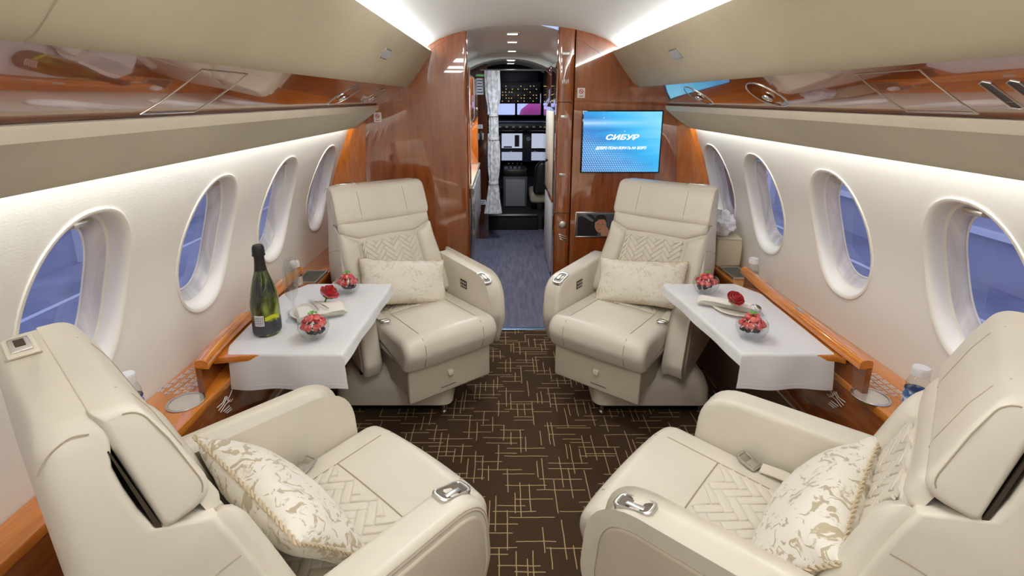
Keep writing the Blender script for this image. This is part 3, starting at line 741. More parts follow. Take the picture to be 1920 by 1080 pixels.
for x, lb in ((.56, 'right'), (-.26, 'left')):
    st = empty('pilot_seat', (x, 6.0, .16), label='%s pilot seat with pale sheepskin cover seen through the doorway' % lb, cat='seat')
    mb = MB(); mb.puff(fillet([(-.23, .10, .05), (.23, .10, .05), (.23, .24, .05), (-.23, .24, .05)]), -.2, .26, .04, 4, ax=1); mb.build('cushion', mat('sheepskin', (.48, .42, .33), .95), st)
    mb = MB(); mb.puff(fillet([(-.20, .22, .05), (.20, .22, .05), (.17, .62, .12), (-.17, .62, .12)]), -.26, -.14, .04, 4, ax=1); mb.build('backrest', M['black'], st)
    pbox('seat_base', (0, .02, .05), (.28, .34, .12), M['black'], st)

# ---------------------------------------------------------------- hangar seen through the windows
hz = mat('hangar_floor', (.36, .38, .46), .3); t = NT(hz); t.base(t.ramp(t.noise(t.coord((.4, .4, .4)), 2, 3), [(.35, (.26, .28, .36)), (.65, (.46, .48, .55))]))
tag(MB().box((0, 2, -1.9), (60, 60, .1)).build('floor_hangar', hz, smooth=0), kind='structure')
hw = mat('hangar_sheet', (.50, .50, .58), .6); hb = mat('hangar_beam', (.95, .95, .95), .5)
for side, nm in ((-1, 'wall_hangar_left'), (1, 'wall_hangar_right')):
    x = side * 9
    o = tag(MB().box((x, 4, 1.5), (.2, 50, 7)).build(nm, hw, smooth=0), kind='structure')
    for z in (-.9, .15, 1.3, 2.6): MB().box((x - side * .18, 4, z), (.16, 50, .10)).build('beam', hb, o, smooth=0)
    for y in range(-14, 28, 6): MB().box((x - side * .2, y, 1.5), (.22, .22, 7)).build('column', hb, o, smooth=0)

# ---------------------------------------------------------------- club seats
from mathutils.bvhtree import BVHTree
def herring(mb, fmap, x0, x1, y0, y1, w_=.029, n=2, h=.0045, rot=45):
    """stitched herringbone: every stitched cell a little cushion of its own"""
    ca, sa = math.cos(R(rot)), math.sin(R(rot)); cx, cy = (x0 + x1) / 2, (y0 + y1) / 2
    N = int(max(x1 - x0, y1 - y0) / w_) + 4
    def emit(a0, b0, a1, b1):
        def P(a, b):
            a, b = a * w_, b * w_
            return (cx + a * ca - b * sa, cy + a * sa + b * ca)
        c_ = P((a0 + a1) / 2, (b0 + b1) / 2)
        if not (x0 - .012 < c_[0] < x1 + .012 and y0 - .012 < c_[1] < y1 + .012): return
        rings = []
        for ins, hh in ((.03, -.002), (.06, h * .55), (.16, h * .92), (.32, h)):
            q = [P(a0 + ins, b0 + ins), P(a1 - ins, b0 + ins), P(a1 - ins, b1 - ins), P(a0 + ins, b1 - ins)]
            rings.append([fmap(max(x0, min(x1, x)), max(y0, min(y1, y)), hh) for x, y in q])
        vs = [[mb.v(p) for p in r_] for r_ in rings]
        for a, b in zip(vs, vs[1:]):
            for i in range(4): mb.f([a[i], a[(i + 1) % 4], b[(i + 1) % 4], b[i]])
        mb.f(vs[-1])
    for j in range(-N, N):
        for m_ in range(-N, N):
            i = j % (2 * n) + 2 * n * m_
            if -N < i < N: emit(i, j, i + n, j + 1)
    for c_ in range(-N, N):
        for m_ in range(-N, N):
            r0 = (c_ + 1) + 2 * n * m_
            if -N < r0 < N: emit(c_, r0, c_ + 1, r0 + n)

def qpad(mb, f, nu, nv, thick, r, wu_, wv_):
    """soft padded patch over f(u, v, out); u, v in 0..1, sized wu_ by wv_ metres"""
    def hgt(u, v):
        d = min(u * wu_, (1 - u) * wu_, v * wv_, (1 - v) * wv_)
        k = min(1, d / r); return thick * (1 - (1 - k) ** 2.4) - .012 * (1 if d <= 0 else 0)
    mb.grid(lambda u, v: f(u, v, hgt(u, v)), dense(0, 1, nu), dense(0, 1, nv))

def club_seat(loc, rz, a, lat, zt, label, side):
    root = empty('club_seat', (*loc, 0), rz, label=label, cat='seat', group='club seats')
    Z0 = .45; HS = zt - Z0
    def zz(h): return Z0 + h * HS
    def yf(h): return sinterp(h, [(-.1, -.13), (0, -.152), (.37, -.226), (.71, -.300), (1, -.37)])
    def yr(h): return sinterp(h, [(-.1, -.36), (0, -.385), (.3, -.44), (.55, -.458), (1, -.466)])
    def wf(h): return sinterp(h, [(-.1, .268), (0, .272), (.3, .268), (.55, .256), (.70, .250), (1, .246)] if loc[1] > 2 else [(-.1, .262), (0, .266), (.3, .262), (.55, .248), (.72, .234), (.88, .214), (1, .188)])
    L = M['leather']
    HH0 = .705
    # base: fixed shroud square to the cabin, on a dark plinth with a chrome floor fitting
    MR = Matrix.Rotation(-rz, 4, 'Z') @ Matrix.Translation((side * .11, 0, 0))
    mb = MB(); rg = []
    for z, ax, ay, r_ in ((.052, .272, .19, .05), (.058, .280, .198, .05), (.13, .278, .196, .06), (.18, .262, .185, .07), (.215, .225, .16, .08), (.235, .17, .13, .08)):
        rg.append([(x, y, z) for x, y in fillet([(-ax, -ay, r_), (ax, -ay, r_), (ax, ay, r_), (-ax, ay, r_)], 5)])
    mb.loft(rg); mb.build('base_shroud', M['plastic'], root, M=MR)
    mb = MB(); mb.box((0, .02, .028), (.48, .32, .056)); mb.build('plinth', M['black'], root, M=MR)
    mb = MB()
    for q in (-.235, .235): mb.lathe([(.012, 0), (.016, .004), (.016, .012), (.009, .018), (.009, .06)], 12, (q, -.17, 0))
    mb.build('floor_fitting', M['chrome'], root, M=MR)
    mb = MB(); mb.lathe([(.16, .22), (.16, .30), (.19, .335)], 24, (0, .02, 0)); mb.build('swivel', M['taupe'], root)
    # seat cushion
    prof = fillet([(-.22, .335, .01), (.308, .328, .03), (.343, .42, .06), (.303, .478, .075), (-.22, .458, .01)], 6)
    def crown(x, y, z): return (x, y + (.006 * (1 - (x / .24) ** 2) if y > .2 else 0), z + (.012 * (1 - (x / .242) ** 2) if z > .43 else 0))
    mb = MB(); mb.puff(prof, -.242, .242, .03, 5, crown=crown)
    bmesh.ops.subdivide_edges(mb.bm, edges=[e for e in mb.bm.edges if abs(e.verts[0].co.x - e.verts[1].co.x) > .3], cuts=9)
    for v in mb.bm.verts:
        if abs(v.co.x) < .2: 
            k_ = 1 - (v.co.x / .242) ** 2
            if v.co.z > .43: v.co.z += .010 * k_
            if v.co.y > .25: v.co.y += .006 * k_
    bv = BVHTree.FromBMesh(mb.bm); cush = mb.build('seat_cushion', L, root)
    def top(x, y, out=0):
        h_ = bv.ray_cast(Vector((x, y, .9)), Vector((0, 0, -1)))[0]
        return (x, y, (h_.z if h_ else .46) + out)
    seam = MB()
    for s in (-1, 1):
        pts = []
        for k_ in range(22):
            an = R(150 - k_ * 8.6)
            hit = bv.ray_cast(Vector((s * .150, .12, .40)), Vector((0, math.cos(an), math.sin(an))))[0]
            if hit: pts.append(hit)
        seam.tube(pts, .0021, 5)
    YQ = .120 if loc[1] < 2 else -.012
    seam.tube([top(x, YQ + .005, .0004) for x in lin(-.150, .150, 9)], .002, 5)
    seam.build('seam', M['seam'], cush)
    mb = MB(); herring(mb, lambda x, y, o: top(x, y, o), -.147, .147, -.20, YQ, w_=.0245, n=3); mb.build('quilted_panel', L, cush, smooth=50)
    # leg rest drawer under the cushion
    mb = MB(); mb.box((0, .06, .255), (.405, .42, .145), bev=.006); lg = mb.build('drawer_box', M['leather_shaded'], root)
    mb = MB(); mb.puff(fillet([(-.216, .168, .012), (.216, .168, .012), (.216, .330, .012), (-.216, .330, .012)]), .268, .294, .007, 3, ax=1); df = mb.build('drawer_front', M['leather_shaded'], root)
    mb = MB(); mb.box((-a * .01, .300, .262), (.026, .020, .024), bev=.004); mb.build('pull_tab', M['plastic'], df)
    mb = MB()
    for k_ in range(12): mb.box((-a * .02 + k_ * .0065 - .036, .2946, .196 + .001 * (k_ % 2)), (.0042, .0006, .005))
    mb.build('printed_line', M['dark_gap'], df, smooth=0)
    # arms
    ap0 = fillet([(-.30, .285, .02), (.185, .275, .03), (.238, .42, .10), (.222, .618, .13), (-.30, .640, .02)], 7)
    for s in (-1, 1):
        ap = ap0
        if s != a and loc[1] > 2: ap = fillet([(-.30, .30, .02), (.085, .235, .02), (.105, .30, .05), (.045, .530, .06), (-.30, .600, .02)], 6)
        mb = MB(); mb.puff([(p[0], p[1]) for p in ap], .2465 * s, .336 * s, .02 * s, 5)
        ar = mb.build('armrest', L, root)
        mb = MB(); mb.puff(inset(ap, .030), .328 * s, .341 * s, .006 * s, 3); mb.build('side_panel', M['leather_shaded'], ar)
        mb = MB()
        for d_, x_ in ((.012, .3345), (.0185, .3358)):
            q = inset(ap, d_); mb.tube([(x_ * s, p[0], p[1]) for p in q], .0013, 5, closed=True)
        mb.build('seam', M['seam'], ar)
        if s == a:
            # chrome recline lever in its bezel on the front of the arm top
            MX = Matrix.Translation((s * .276, .160, .6095)) @ Matrix.Rotation(R(-17), 4, 'X') @ Matrix.Diagonal((1.1, 1.15, 1, 1))
            op = fillet([(-.019, -.036, .012), (.019, -.036, .012), (.019, .036, .012), (-.019, .036, .012)], 4)
            mb = MB(); mb.loft([[(x * k_, y * k_, z) for x, y in op] for k_, z in ((1.14, -.010), (1.16, .0055), (1.08, .0072), (.96, .0068), (.90, .003))], cap=False); bz = mb.build('lever_bezel', M['nickel'], ar, M=MX)
            mb = MB(); mb.face([(x * .94, y * .94, .0042) for x, y in op]); mb.build('lever_well', mat('lever_well_brown', (.10, .065, .035), .4), bz, M=MX, smooth=0)
            mb = MB(); mb.box((s * .006, -.004, .0050), (.012, .040, .004), (R(4), 0, 0), bev=.0018); mb.build('lever', M['nickel'], bz, M=MX)
            # small keypad on the inner face
            mb = MB(); mb.box((s * .2462, .02, .545), (.004, .060, .044), bev=.002); kp = mb.build('keypad', M['black'], ar)
            mb = MB()
            for i in range(3):
                for j in range(2): mb.box((s * .2438, -.0 + i * .018 + .002, .536 + j * .018), (.002, .011, .011), bev=.0015)
            mb.build('key', mat('key_cream', (.5, .45, .36), .5), kp)
    # back shell: deep rounded body behind the pads
    XS = -a * .03
    def ws(h, s_): return wf(h) if (s_ == a or loc[1] > 2) else max(wf(h), .232)
    mb = MB(); rg = []
    hs = lin(-.08, .93, 18) + [.955, .975, .99, .998]
    for h in hs:
        w_, wl_, wr_ = wf(h), ws(h, -1), ws(h, 1); y0, y1 = yf(h) + .002, yr(h)
        t_ = min(1, max(0, (h - (HH0 - .06)) / .05)); y0 = y0 + t_ * (sinterp(h, [(HH0 - .06, -.354), (.86, -.388), (.93, -.382), (1, -.382)]) - .002 - y0)
        e_ = 0 if h < .93 else .020 * (1 - math.sqrt(max(0, 1 - ((h - .93) / .0682) ** 2)))
        rr = min(.035, (y0 - y1) * .42)
        rg.append([(x + XS, y, zz(h)) for x, y in fillet([(-wl_ + e_, y1 + e_, rr), (wr_ - e_, y1 + e_, rr), (wr_ - e_, y0 - e_ * .1, rr * .35), (-wl_ + e_, y0 - e_ * .1, rr * .35)], 6)])
    mb.loft(rg); shell = mb.build('back_shell', L, root)
    # headrest cushion, drawn across, its ends soft
    dz_ = zt - 1.05
    hp = fillet([(-.350, .858, .012), (-.272, .872, .035), (-.318, .985 + dz_, .09), (-.352, 1.0503 + dz_, .05), (-.400, 1.0503 + dz_, .002)], 6)
    def tap(x, y, z):
        return (XS + x * (ws((z - Z0) / HS, 1 if x > 0 else -1) + .004), y, z)
    hc = (-.336, .958)
    def shr(k_): return [(hc[0] + (y - hc[0]) * (1 - k_ / .06), hc[1] + (z - hc[1]) * (1 - k_ / .095)) for y, z in hp]
    mb = MB(); n_e = 7; rings = []
    for sg_ in (-1, 1):
        rr_ = []
        for q in range(n_e + 1):
            t_ = q / n_e * PI / 2; off = .016 * (1 - math.sin(t_)); rr_.append([tap(sg_ * (1 - .075 * (1 - math.cos(t_))), y, z) for y, z in shr(off)])
        rings += rr_ if sg_ < 0 else rr_[::-1]
        if sg_ < 0: rings += [[tap(x, y, z) for y, z in hp] for x in lin(-.82, .82, 7)]
    mb.loft(rings); bvh = BVHTree.FromBMesh(mb.bm); hd = mb.build('headrest', L, root, smooth=50)
    for x in (-.125, .125):
        pts = []; o_ = Vector((XS + x, -.335, .95))
        for k_ in range(17):
            an = R(-58 + k_ * 10); hit = bvh.ray_cast(o_, Vector((0, math.cos(an), math.sin(an))))[0]
            if hit: pts.append(hit)
        mb = MB(); mb.tube(pts, .0013, 5); mb.build('seam', M['seam'], hd)
    for s in (-1, 1):   # piping round the headrest's end and dark strips painting the shade in the gaps around it
        mb = MB(); q = [p for p in shr(.0135) if p[1] > .89 and p[0] > -.37]
        mb.tube([tap(s * .998, y, z) for y, z in q], .0014, 5); mb.build('end_piping', M['seam'], hd)
        mb = MB(); q = [(-.392, 1.005), (-.390, 1.005), (-.349, .853), (-.356, .852)]
        mb.loft([[tap(s * k_, y, z) for y, z in q] for k_ in (.80, .975)]); mb.build('headrest_slit_shade', M['dark_gap'], hd, smooth=0)
        mb = MB(); q = [(-.352, .852), (-.350, .862), (-.290, .874), (-.288, .868)]
        mb.loft([[tap(s * k_, y, z) for y, z in q] for k_ in (.6, .88)]); mb.build('headrest_gap_shade', M['dark_gap'], hd, smooth=0)
        for path in ([(-.463, 1.012), (-.448, 1.030), (-.425, 1.040), (-.405, 1.036)], [(-.455, .690), (-.40, .712), (-.344, .734), (-.30, .747), (-.262, .752)]):
            mb = MB(); mb.tube([(XS + s * (ws((z - Z0) / HS, s) + .0003), y, z) for y, z in smooth_path(path)], .0011, 5); mb.build('shell_seam', M['seam'], shell)
    # belt slot on top of the shell, window side
    lx = -a * .165 + XS * .3
    mb = MB(); mb.box((lx, -.430, zt - .003), (.100, .044, .012), bev=.005); lt = mb.build('belt_slot', M['plastic'], shell)
    mb = MB(); mb.box((lx, -.430, zt + .0035), (.070, .028, .005), bev=.002); mb.build('slot_rim', M['chrome'], lt)
    mb = MB(); mb.box((lx - .004, -.430, zt + .0056), (.034, .014, .003)); mb.build('slot_hole', M['dark_gap'], lt, smooth=0)
    mb = MB(); mb.tube([(lx + a * .052, y, zt + .0008) for y in lin(-.455, -.408, 5)], .0016, 5); mb.build('cap_seam', M['seam'], shell)
    # front panels of the back
    def fm(x, h, o): return (x + XS * min(1, max(0, h * 2)), yf(h) - .004 + .014 * (abs(x) / .25) ** 2 + o, zz(h) + o * .3)
    HQ = .565
    mb = MB(); qpad(mb, lambda u, v, o: fm(-.156 + .312 * u, .02 + (HQ - .02) * v, o), 8, 10, .010, .015, .312, .35); qb = mb.build('backrest_panel', L, root, smooth=60)
    mb = MB(); herring(mb, lambda x, z, o: fm(x, (z - Z0) / HS, o + .009), -.151, .151, zz(.03), zz(HQ - .012), w_=.0215, n=3); mb.build('quilted_panel', L, qb, smooth=50)
    for s in (-1, 1):
        mb = MB(); qpad(mb, lambda u, v, o: fm(s * (.159 + (wf(v * .6) - (.003 if loc[1] > 2 else .012) - .159) * u), .02 + (HQ - .02 + .075 * u) * v, o), 10, 14, .026, .045, .12, .36)
        mb.build('side_bolster', L, root, smooth=60)
    mb = MB()
    def yk(u, v, o):
        x = (-1 + 2 * u) * (wf(.66) - (.004 if loc[1] > 2 else .022)); lo = HQ + .008 + .075 * max(0, (abs(x) - .156) / .095)
        return fm(x, lo + (HH0 + .012 - lo) * v, o)
    qpad(mb, yk, 15, 9, .016, .03, .5, .09); mb.build('yoke_panel', L, root, smooth=60)
    # seat belt lying by the window-side arm
    mb = MB(); B = []
    bx = -a * .212
    for k_ in range(9):
        t_ = k_ / 8; y = -.13 + .16 * t_; zc = top(bx, y)[2] + .006 + .010 * math.sin(t_ * PI)
        B.append([(bx - .018, y, zc), (bx + .018, y, zc + .004), (bx + .018, y, zc + .007), (bx - .018, y, zc + .003)])
    mb.loft(B); bt = mb.build('belt_strap', M['plastic'], root)
    zb = top(bx, .055)[2]
    MX = Matrix.Translation((bx, .062, zb + .012)) @ Matrix.Rotation(R(a * 14), 4, 'Z') @ Matrix.Rotation(R(14), 4, 'X')
    mb = MB(); mb.tube([(x, y, 0) for x, y in fillet([(-.020, -.026, .008), (.020, -.026, .008), (.020, .026, .008), (-.020, .026, .008)], 3)], .004, 6, closed=True)
    mb.box((0, -.012, .002), (.038, .026, .010), bev=.004); mb.build('belt_buckle', M['nickel'], bt, M=MX)
    return root

SEATS = [  # loc, yaw, aisle side, latch side, top, label, cabin side
    ((-.41, 2.29), R(-143), -1, 1, 1.05, 'cream leather club seat facing the camera in front of the left partition', -1),
    ((.606, 2.287), R(142), 1, -1, 1.05, 'cream leather club seat facing the camera below the blue wall screen', 1),
    ((-.43, 1.005), R(-40), 1, 1, 1.06, 'cream leather club seat seen from behind in the left foreground', -1),
    ((.598, 1.006), R(47), -1, -1, 1.06, 'cream leather club seat seen from behind in the right foreground', 1)]
for sd in SEATS: club_seat(*sd)

# ---------------------------------------------------------------- pillows
def pillow(loc, rz, tilt, roll, material, label, sx=.225, sz=.125, th_=.062):
    root = empty('throw_pillow', loc, label=label, cat='pillow', group='damask pillows')
    root.rotation_euler = (Matrix.Rotation(rz, 3, 'Z') @ Matrix.Rotation(tilt, 3, 'X') @ Matrix.Rotation(roll, 3, 'Y')).to_euler()
    rnd = random.Random(label)
    ph_ = [rnd.uniform(0, 6) for _ in range(6)]
    def pos(u, v, s):
        e = max(0, (1 - abs(u) ** 2.6)) ** .55 * max(0, (1 - abs(v) ** 2.6)) ** .55
        px = u * sx * (1 - .07 * (1 - abs(v) ** 2) * abs(u) ** 3); pz = v * sz * (1 - .10 * (1 - u * u) * abs(v) ** 3)
        d = min(1 - abs(u), (1 - abs(v)) * .6)
        wr_ = .0045 * math.sin(u * 21 + v * 6 + ph_[0]) * math.exp(-d * 7) + .003 * math.sin(v * 17 + u * 5 + ph_[1]) * math.exp(-d * 9) + .003 * math.sin(u * 6 + ph_[2]) * math.sin(v * 5 + ph_[3])
        return (px, s * (th_ * e + (wr_ if e > .02 else 0)), pz)
    us = [math.sin(x) for x in lin(-PI / 2, PI / 2, 41)]; vs = [math.sin(x) for x in lin(-PI / 2, PI / 2, 25)]
    mb = MB(); mb.grid(lambda u, v: pos(u, v, 1), us, vs); mb.grid(lambda u, v: pos(u, v, -1), us, vs)
    bmesh.ops.remove_doubles(mb.bm, verts=mb.bm.verts, dist=1e-5)
    mb.build('cover', material, root, smooth=80)
    edge = [pos(u, -1, 1) for u in lin(-1, 1, 40)] + [pos(1, v, 1) for v in lin(-1, 1, 26)[1:]] + [pos(u, 1, 1) for u in lin(1, -1, 40)[1:]] + [pos(-1, v, 1) for v in lin(1, -1, 26)[1:-1]]
    mb = MB()
    P = [Vector(p) for p in edge]; tot = len(P)
    for st in range(2):       # two twisted strands
        pts = []
        for i in range(tot * 3):
            f_ = i / 3; i0 = int(f_); p = P[i0].lerp(P[(i0 + 1) % tot], f_ - i0)
            an = f_ * 2.1 + st * PI; nrm = (P[(i0 + 1) % tot] - P[i0]).cross(Vector((0, 1, 0))).normalized()
            pts.append(p + .0028 * (math.cos(an) * Vector((0, 1, 0)) + math.sin(an) * nrm))
        mb.tube(pts, .0030, 5, closed=True)
    mb.build('piping_cord', M['cord'], root)
    return root
def on_seat(i, x, y, z):
    (lx, ly), rz = SEATS[i][0], SEATS[i][1]
    return (lx + x * math.cos(rz) - y * math.sin(rz), ly + x * math.sin(rz) + y * math.cos(rz), z)
pillow(on_seat(0, .03, -.095, .585), SEATS[0][1], R(34), R(-13), M['damask_pale'], 'pale damask pillow on the seat facing the camera at left', .225, .118)
pillow(on_seat(1, -.03, -.095, .585), SEATS[1][1], R(34), R(9), M['damask_pale'], 'pale damask pillow on the seat under the screen', .225, .118)
pillow(on_seat(2, -.04, -.085, .583), SEATS[2][1], R(40), R(4), M['damask'], 'leafy damask pillow with corded edge on the left foreground seat', .225, .128)
pillow(on_seat(3, .012, -.128, .580), SEATS[3][1], R(36), R(-2), M['damask'], 'leafy damask pillow with corded edge on the right foreground seat', .225, .132)

# ---------------------------------------------------------------- side consoles
def ucoord(side, u, y, z): return (CX0 + side * u, y, z)
silver = mat('silver_print', (.72, .68, .70), .35, .6)
for side in (-1, 1):
    L_ = LAB[side]
    co = empty('side_console', (0, 0, 0), label='long wooden side console under the %s windows with a round metal cup holder' % L_, cat='console', group='side consoles')
    def prism(poly, z0, z1, name, material, parent, bev=.004):
        mb = MB(); mb.puff([(CX0 + side * u, y) for u, y in poly], z0, z1, bev, 2, ax=2); return mb.build(name, material, parent)
    uc = 1.0 if side < 0 else .985      # inboard edge of the cup module
    plan = fillet([(1.183, YA + .05, 0), (1.183, 2.985, 0), (1.02, 2.985, 0), (1.02, 2.16, 0), (uc, 2.10, 0), (uc, .98, .01), (1.09, .90, .01), (1.09, YA + .05, 0)], 3)
    prism(plan, .572, .600, 'top_board', M['wood_rail'], co)
    pin = inset(plan, .006)
    prism(pin, .34, .5725, 'fascia', M['wood_front'], co, .002)
    prism(inset(plan, .03), .005, .342, 'leather_dado', M['taupe'], co, .002)
    mb = MB(); mb.tube([ucoord(side, u, y, .341) for u, y in inset(plan, .004)[2:]], .005, 5); mb.build('dado_piping', M['seam'], co)
    # cup holder dish
    cx, cy = (-.943, 1.308) if side < 0 else (1.117, 1.336)
    mb = MB(); mb.lathe([(.051, .599), (.0515, .603), (.0475, .6055), (.0445, .6045), (.0435, .6012), (.0, .6008)], 40, (cx, cy, 0), cap=False); cup = mb.build('cup_holder', M['nickel'], co)
    mb = MB(); mb.lathe([(.0435, .6016), (.0, .6014)], 40, (cx, cy, 0), cap=False); mb.build('cup_mat', mat('cup_grey', (.74, .72, .66), .3, .55), cup)
    # open metal tray at the far end
    mb = MB(); tx, ty = (-.962, 2.36) if side < 0 else (1.205, 2.42)
    for dx, dy, sx, sy in ((-.05, 0, .008, .17), (.05, 0, .008, .17), (0, -.085, .108, .008), (0, .085, .108, .008)): mb.box((tx + dx, ty + dy, .606), (sx, sy, .014), bev=.002)
    tr = mb.build('tray_rim', M['nickel'], co)
    mb = MB(); mb.box((tx, ty, .6012), (.094, .164, .002)); mb.build('tray_floor', mat('tray_dark', (.16, .18, .15), .3, .6), tr)
    # silver print: rows of small lettering and the emblem on the fascia
    rnd = random.Random(5)
    rows = [((-1.060, 1.36), (-1.035, 1.50)), ((-1.030, 1.35), (-1.010, 1.475)), ((-1.002, 1.352), (-.985, 1.455)), ((-.978, 1.358), (-.965, 1.43))] if side < 0 else [((1.222, 1.33), (1.222, 1.47)), ((1.196, 1.34), (1.200, 1.47)), ((1.172, 1.352), (1.178, 1.472)), ((1.150, 1.40), (1.155, 1.475))]
    for (xa, ya), (xb, yb) in rows:
        mb = MB(); y = 0; ln = yb - ya
        while y < ln - .006:
            wd = rnd.uniform(.010, .026); wd = min(wd, ln - y); f_ = (y + wd / 2) / ln
            mb.box((xa + (xb - xa) * f_ - .0045, ya + y + wd / 2, .6004), (.007, wd, .0008)); mb.box((xa + (xb - xa) * f_ + .0045, ya + y + wd / 2, .6004), (.007, wd * .9, .0008)); y += wd + .004
        tag(mb.build('instruction_line', silver, co, smooth=0), kind='stuff')
    ex_, ey_, ez_ = CX0 + side * (uc - .0005), (1.402 if side < 0 else 1.452), (.527 if side < 0 else .512)
    mb = MB(); sx_ = -side
    for q in (((-.045, .010), (-.01, .014), (.012, .026)), ((-.05, .026), (-.015, .022), (.004, .034)), ((-.036, -.004), (-.004, .004), (.03, .004)), ((.0, .034), (.012, .012), (.034, .022), (.05, .034)), ((.012, .012), (.03, -.006), (.045, -.004)), ((-.02, -.012), (.02, -.016)), ((-.012, -.022), (.026, -.028)), ((-.002, -.032), (.03, -.038)), ((.02, .0), (.012, .03))):
        mb.tube([(ex_ + sx_ * .0008, ey_ + p[0] * .9, ez_ + p[1] * .85) for p in q], .0016, 4)
    tag(mb.build('emblem', mat('emblem_white', (.85, .80, .78), .4), co, smooth=0), kind='stuff')
    # raised rail over the table pocket, bowed along its length
    ys = lin(1.352, 2.21, 14)
    tabs = {-1: [(1.352, 1.004), (1.48, 1.028), (1.70, 1.043), (2.0, 1.048), (2.21, 1.05)], 1: [(1.352, .964), (1.48, .965), (1.66, .972), (2.0, .985), (2.21, 1.004)]}
    def ui(y): return sinterp(y, tabs[side])
    mb = MB()
    mb.loft([[ucoord(side, u, y, z) for u, z in ((ui(y), .684), (ui(y) + .001, .703), (ui(y) + .008, .711), (ui(y) + .022, .714), (ui(y) + .038, .710), (ui(y) + .041, .702), (ui(y) + .041, .684))] for y in ys]); rl = mb.build('pocket_rail', M['wood_rail'], co)
    mb = MB(); mb.loft([[ucoord(side, u, y, z) for u, z in ((ui(y) + .022, .686), (ui(y) + .040, .686), (ui(y) + .040, .598), (ui(y) + .022, .598))] for y in ys]); mb.build('pocket_back', M['wood_front'], rl)
    mb = MB(); mb.box(ucoord(side, ui(1.72) + .020, 1.72, .7135), (.016, .045, .005), bev=.002); mb.build('rail_latch', M['nickel'], rl)
    # folding table sliding out of the pocket
    tb = empty('folding_table', ucoord(side, .80, 1.76, .655), label='wooden folding table under a white cloth pulled out at %s' % L_, cat='table', group='folding tables')
    tp = [(.660, 1.478), (.628, 2.03), (.96, 2.05), (ui(2.0) + .016, 2.0), (ui(1.43) + .016, 1.43), (.96, 1.445), (.70, 1.475)]
    mb = MB(); mb.puff([(side * (u - .80), y - 1.76) for u, y in tp], .0, .0215, .003, 2, ax=2); mb.build('table_leaf', M['wood_rail'], tb)
    mb = MB(); mb.box((side * .205, .0, -.030), (.06, .36, .058), bev=.004); mb.build('slide_arm', M['black'], tb)
    # the cloth
    cl_ = MB(); rr = .010
    def fold(d, r=rr):
        if d <= 0: return d, 0
        a = min(d / r, PI / 2); rest = max(0, d - r * PI / 2)
        return r * math.sin(a), r * (1 - math.cos(a)) + rest
    def cloth(p, q, off):
        # p: metres from the aisle edge inward (negative = overhang); q: metres from the near edge (negative = overhang)
        hx, dx = fold(-p); hy, dy = fold(-q)
        yq = -hy if q < 0 else q
        y = 1.462 + yq * 1.0
        ue = (.640 - .024 * min(1, max(0, (y - 1.47) / .57))) if side < 0 else (.668 - .058 * min(1, max(0, (y - 1.47) / .57)))
        uo = ui(max(1.36, y)) - .008 - (.06 * max(0, (y - 1.96) / .10) if y > 1.96 else 0) - (.0 if side > 0 else .028 * max(0, min(1, (1.50 - y) / .08)))
        f_ = max(0, p) / .33
        u = ue - hx if p < 0 else ue + (uo - ue) * f_
        y = y + .075 * 0
        drop = max(dx, dy)
        rip = .006 * math.sin(u * 34 + 1) * min(1, max(0, dy) * 12) + .004 * math.sin(y * 26) * min(1, max(0, dx) * 16)
        y -= rip if dy > 0 else 0
        if dx > 0: u -= rip
        flare = .10 * drop
        if dy > 0: y -= flare
        if dx > 0: u -= flare * 1.3
        y -= .015 * f_ * (1 if q < .05 else 0) * 0
        zc = .6785 + .0006 * math.sin(u * 40) * math.sin(y * 33)
        return ucoord(side, u, y, zc + off - drop)
    ps = [-.045, -.036, -.027, -.020, -.0157, -.011, -.007, -.003, 0] + lin(0, .33, 20)[1:]
    qs = [-.125, -.11, -.09, -.07, -.05, -.035, -.024, -.0157, -.011, -.007, -.003, 0] + lin(0, .61, 30)[1:]
    cl_.grid(lambda p, q: cloth(p, q, .0018), ps, qs); cl_.grid(lambda p, q: cloth(p, q, 0), ps, qs)
    n_ = len(ps); m_ = len(qs)
    o = cl_.build('tablecloth', M['linen'], None, smooth=70)
    tag(o, 'white linen cloth draped over the %s folding table' % L_, 'tablecloth', 'table cloths')
    hm = MB()
    hm.tube([Vector(cloth(p, -.112, .0022)) for p in ps if p > -.04], .0009, 4); hm.tube([Vector(cloth(-.034, q, .0022)) for q in qs if q > -.11], .0009, 4)
    hm.build('hem', mat('hem_thread', (.70, .69, .68), .9), o)

ZC = .6815   # top of the cloth
# ---------------------------------------------------------------- sparkling wine bottle
bo = empty('wine_bottle', (-.825, 1.603, ZC), R(20), label='dark green sparkling wine bottle with black foil neck on left table', cat='bottle')
m = mat('bottle_green', (.030, .050, .012), .04, spec=.8, coat=.3); t = NT(m)
t.base(t.ramp(t.noise(t.coord((14, 14, 5)), 1.6, 2), [(.40, (.010, .014, .008)), (.52, (.05, .07, .008)), (.66, (.26, .32, .02))]))
mb = MB(); mb.lathe([(.030, 0), (.043, .003), (.046, .010), (.0468, .06), (.0465, .115), (.044, .145), (.037, .175), (.028, .205), (.021, .228), (.0175, .245)], 36); mb.build('glass_body', m, bo)
foil = mat('foil_black', (.022, .020, .020), .42, .3); t = NT(foil); t.bump(t.noise(t.coord(), 160, 3), .5, .002)
mb = MB(); mb.lathe([(.0215, .224), (.0182, .246), (.0165, .268), (.0165, .282), (.0195, .284), (.0200, .296), (.0188, .312), (.0150, .320), (.0, .321)], 28); mb.build('foil_neck', foil, bo)
mb = MB(); mb.lathe([(.0205, .283), (.0212, .286), (.0205, .289)], 24, cap=False); mb.build('wire_collar', M['black'], bo)
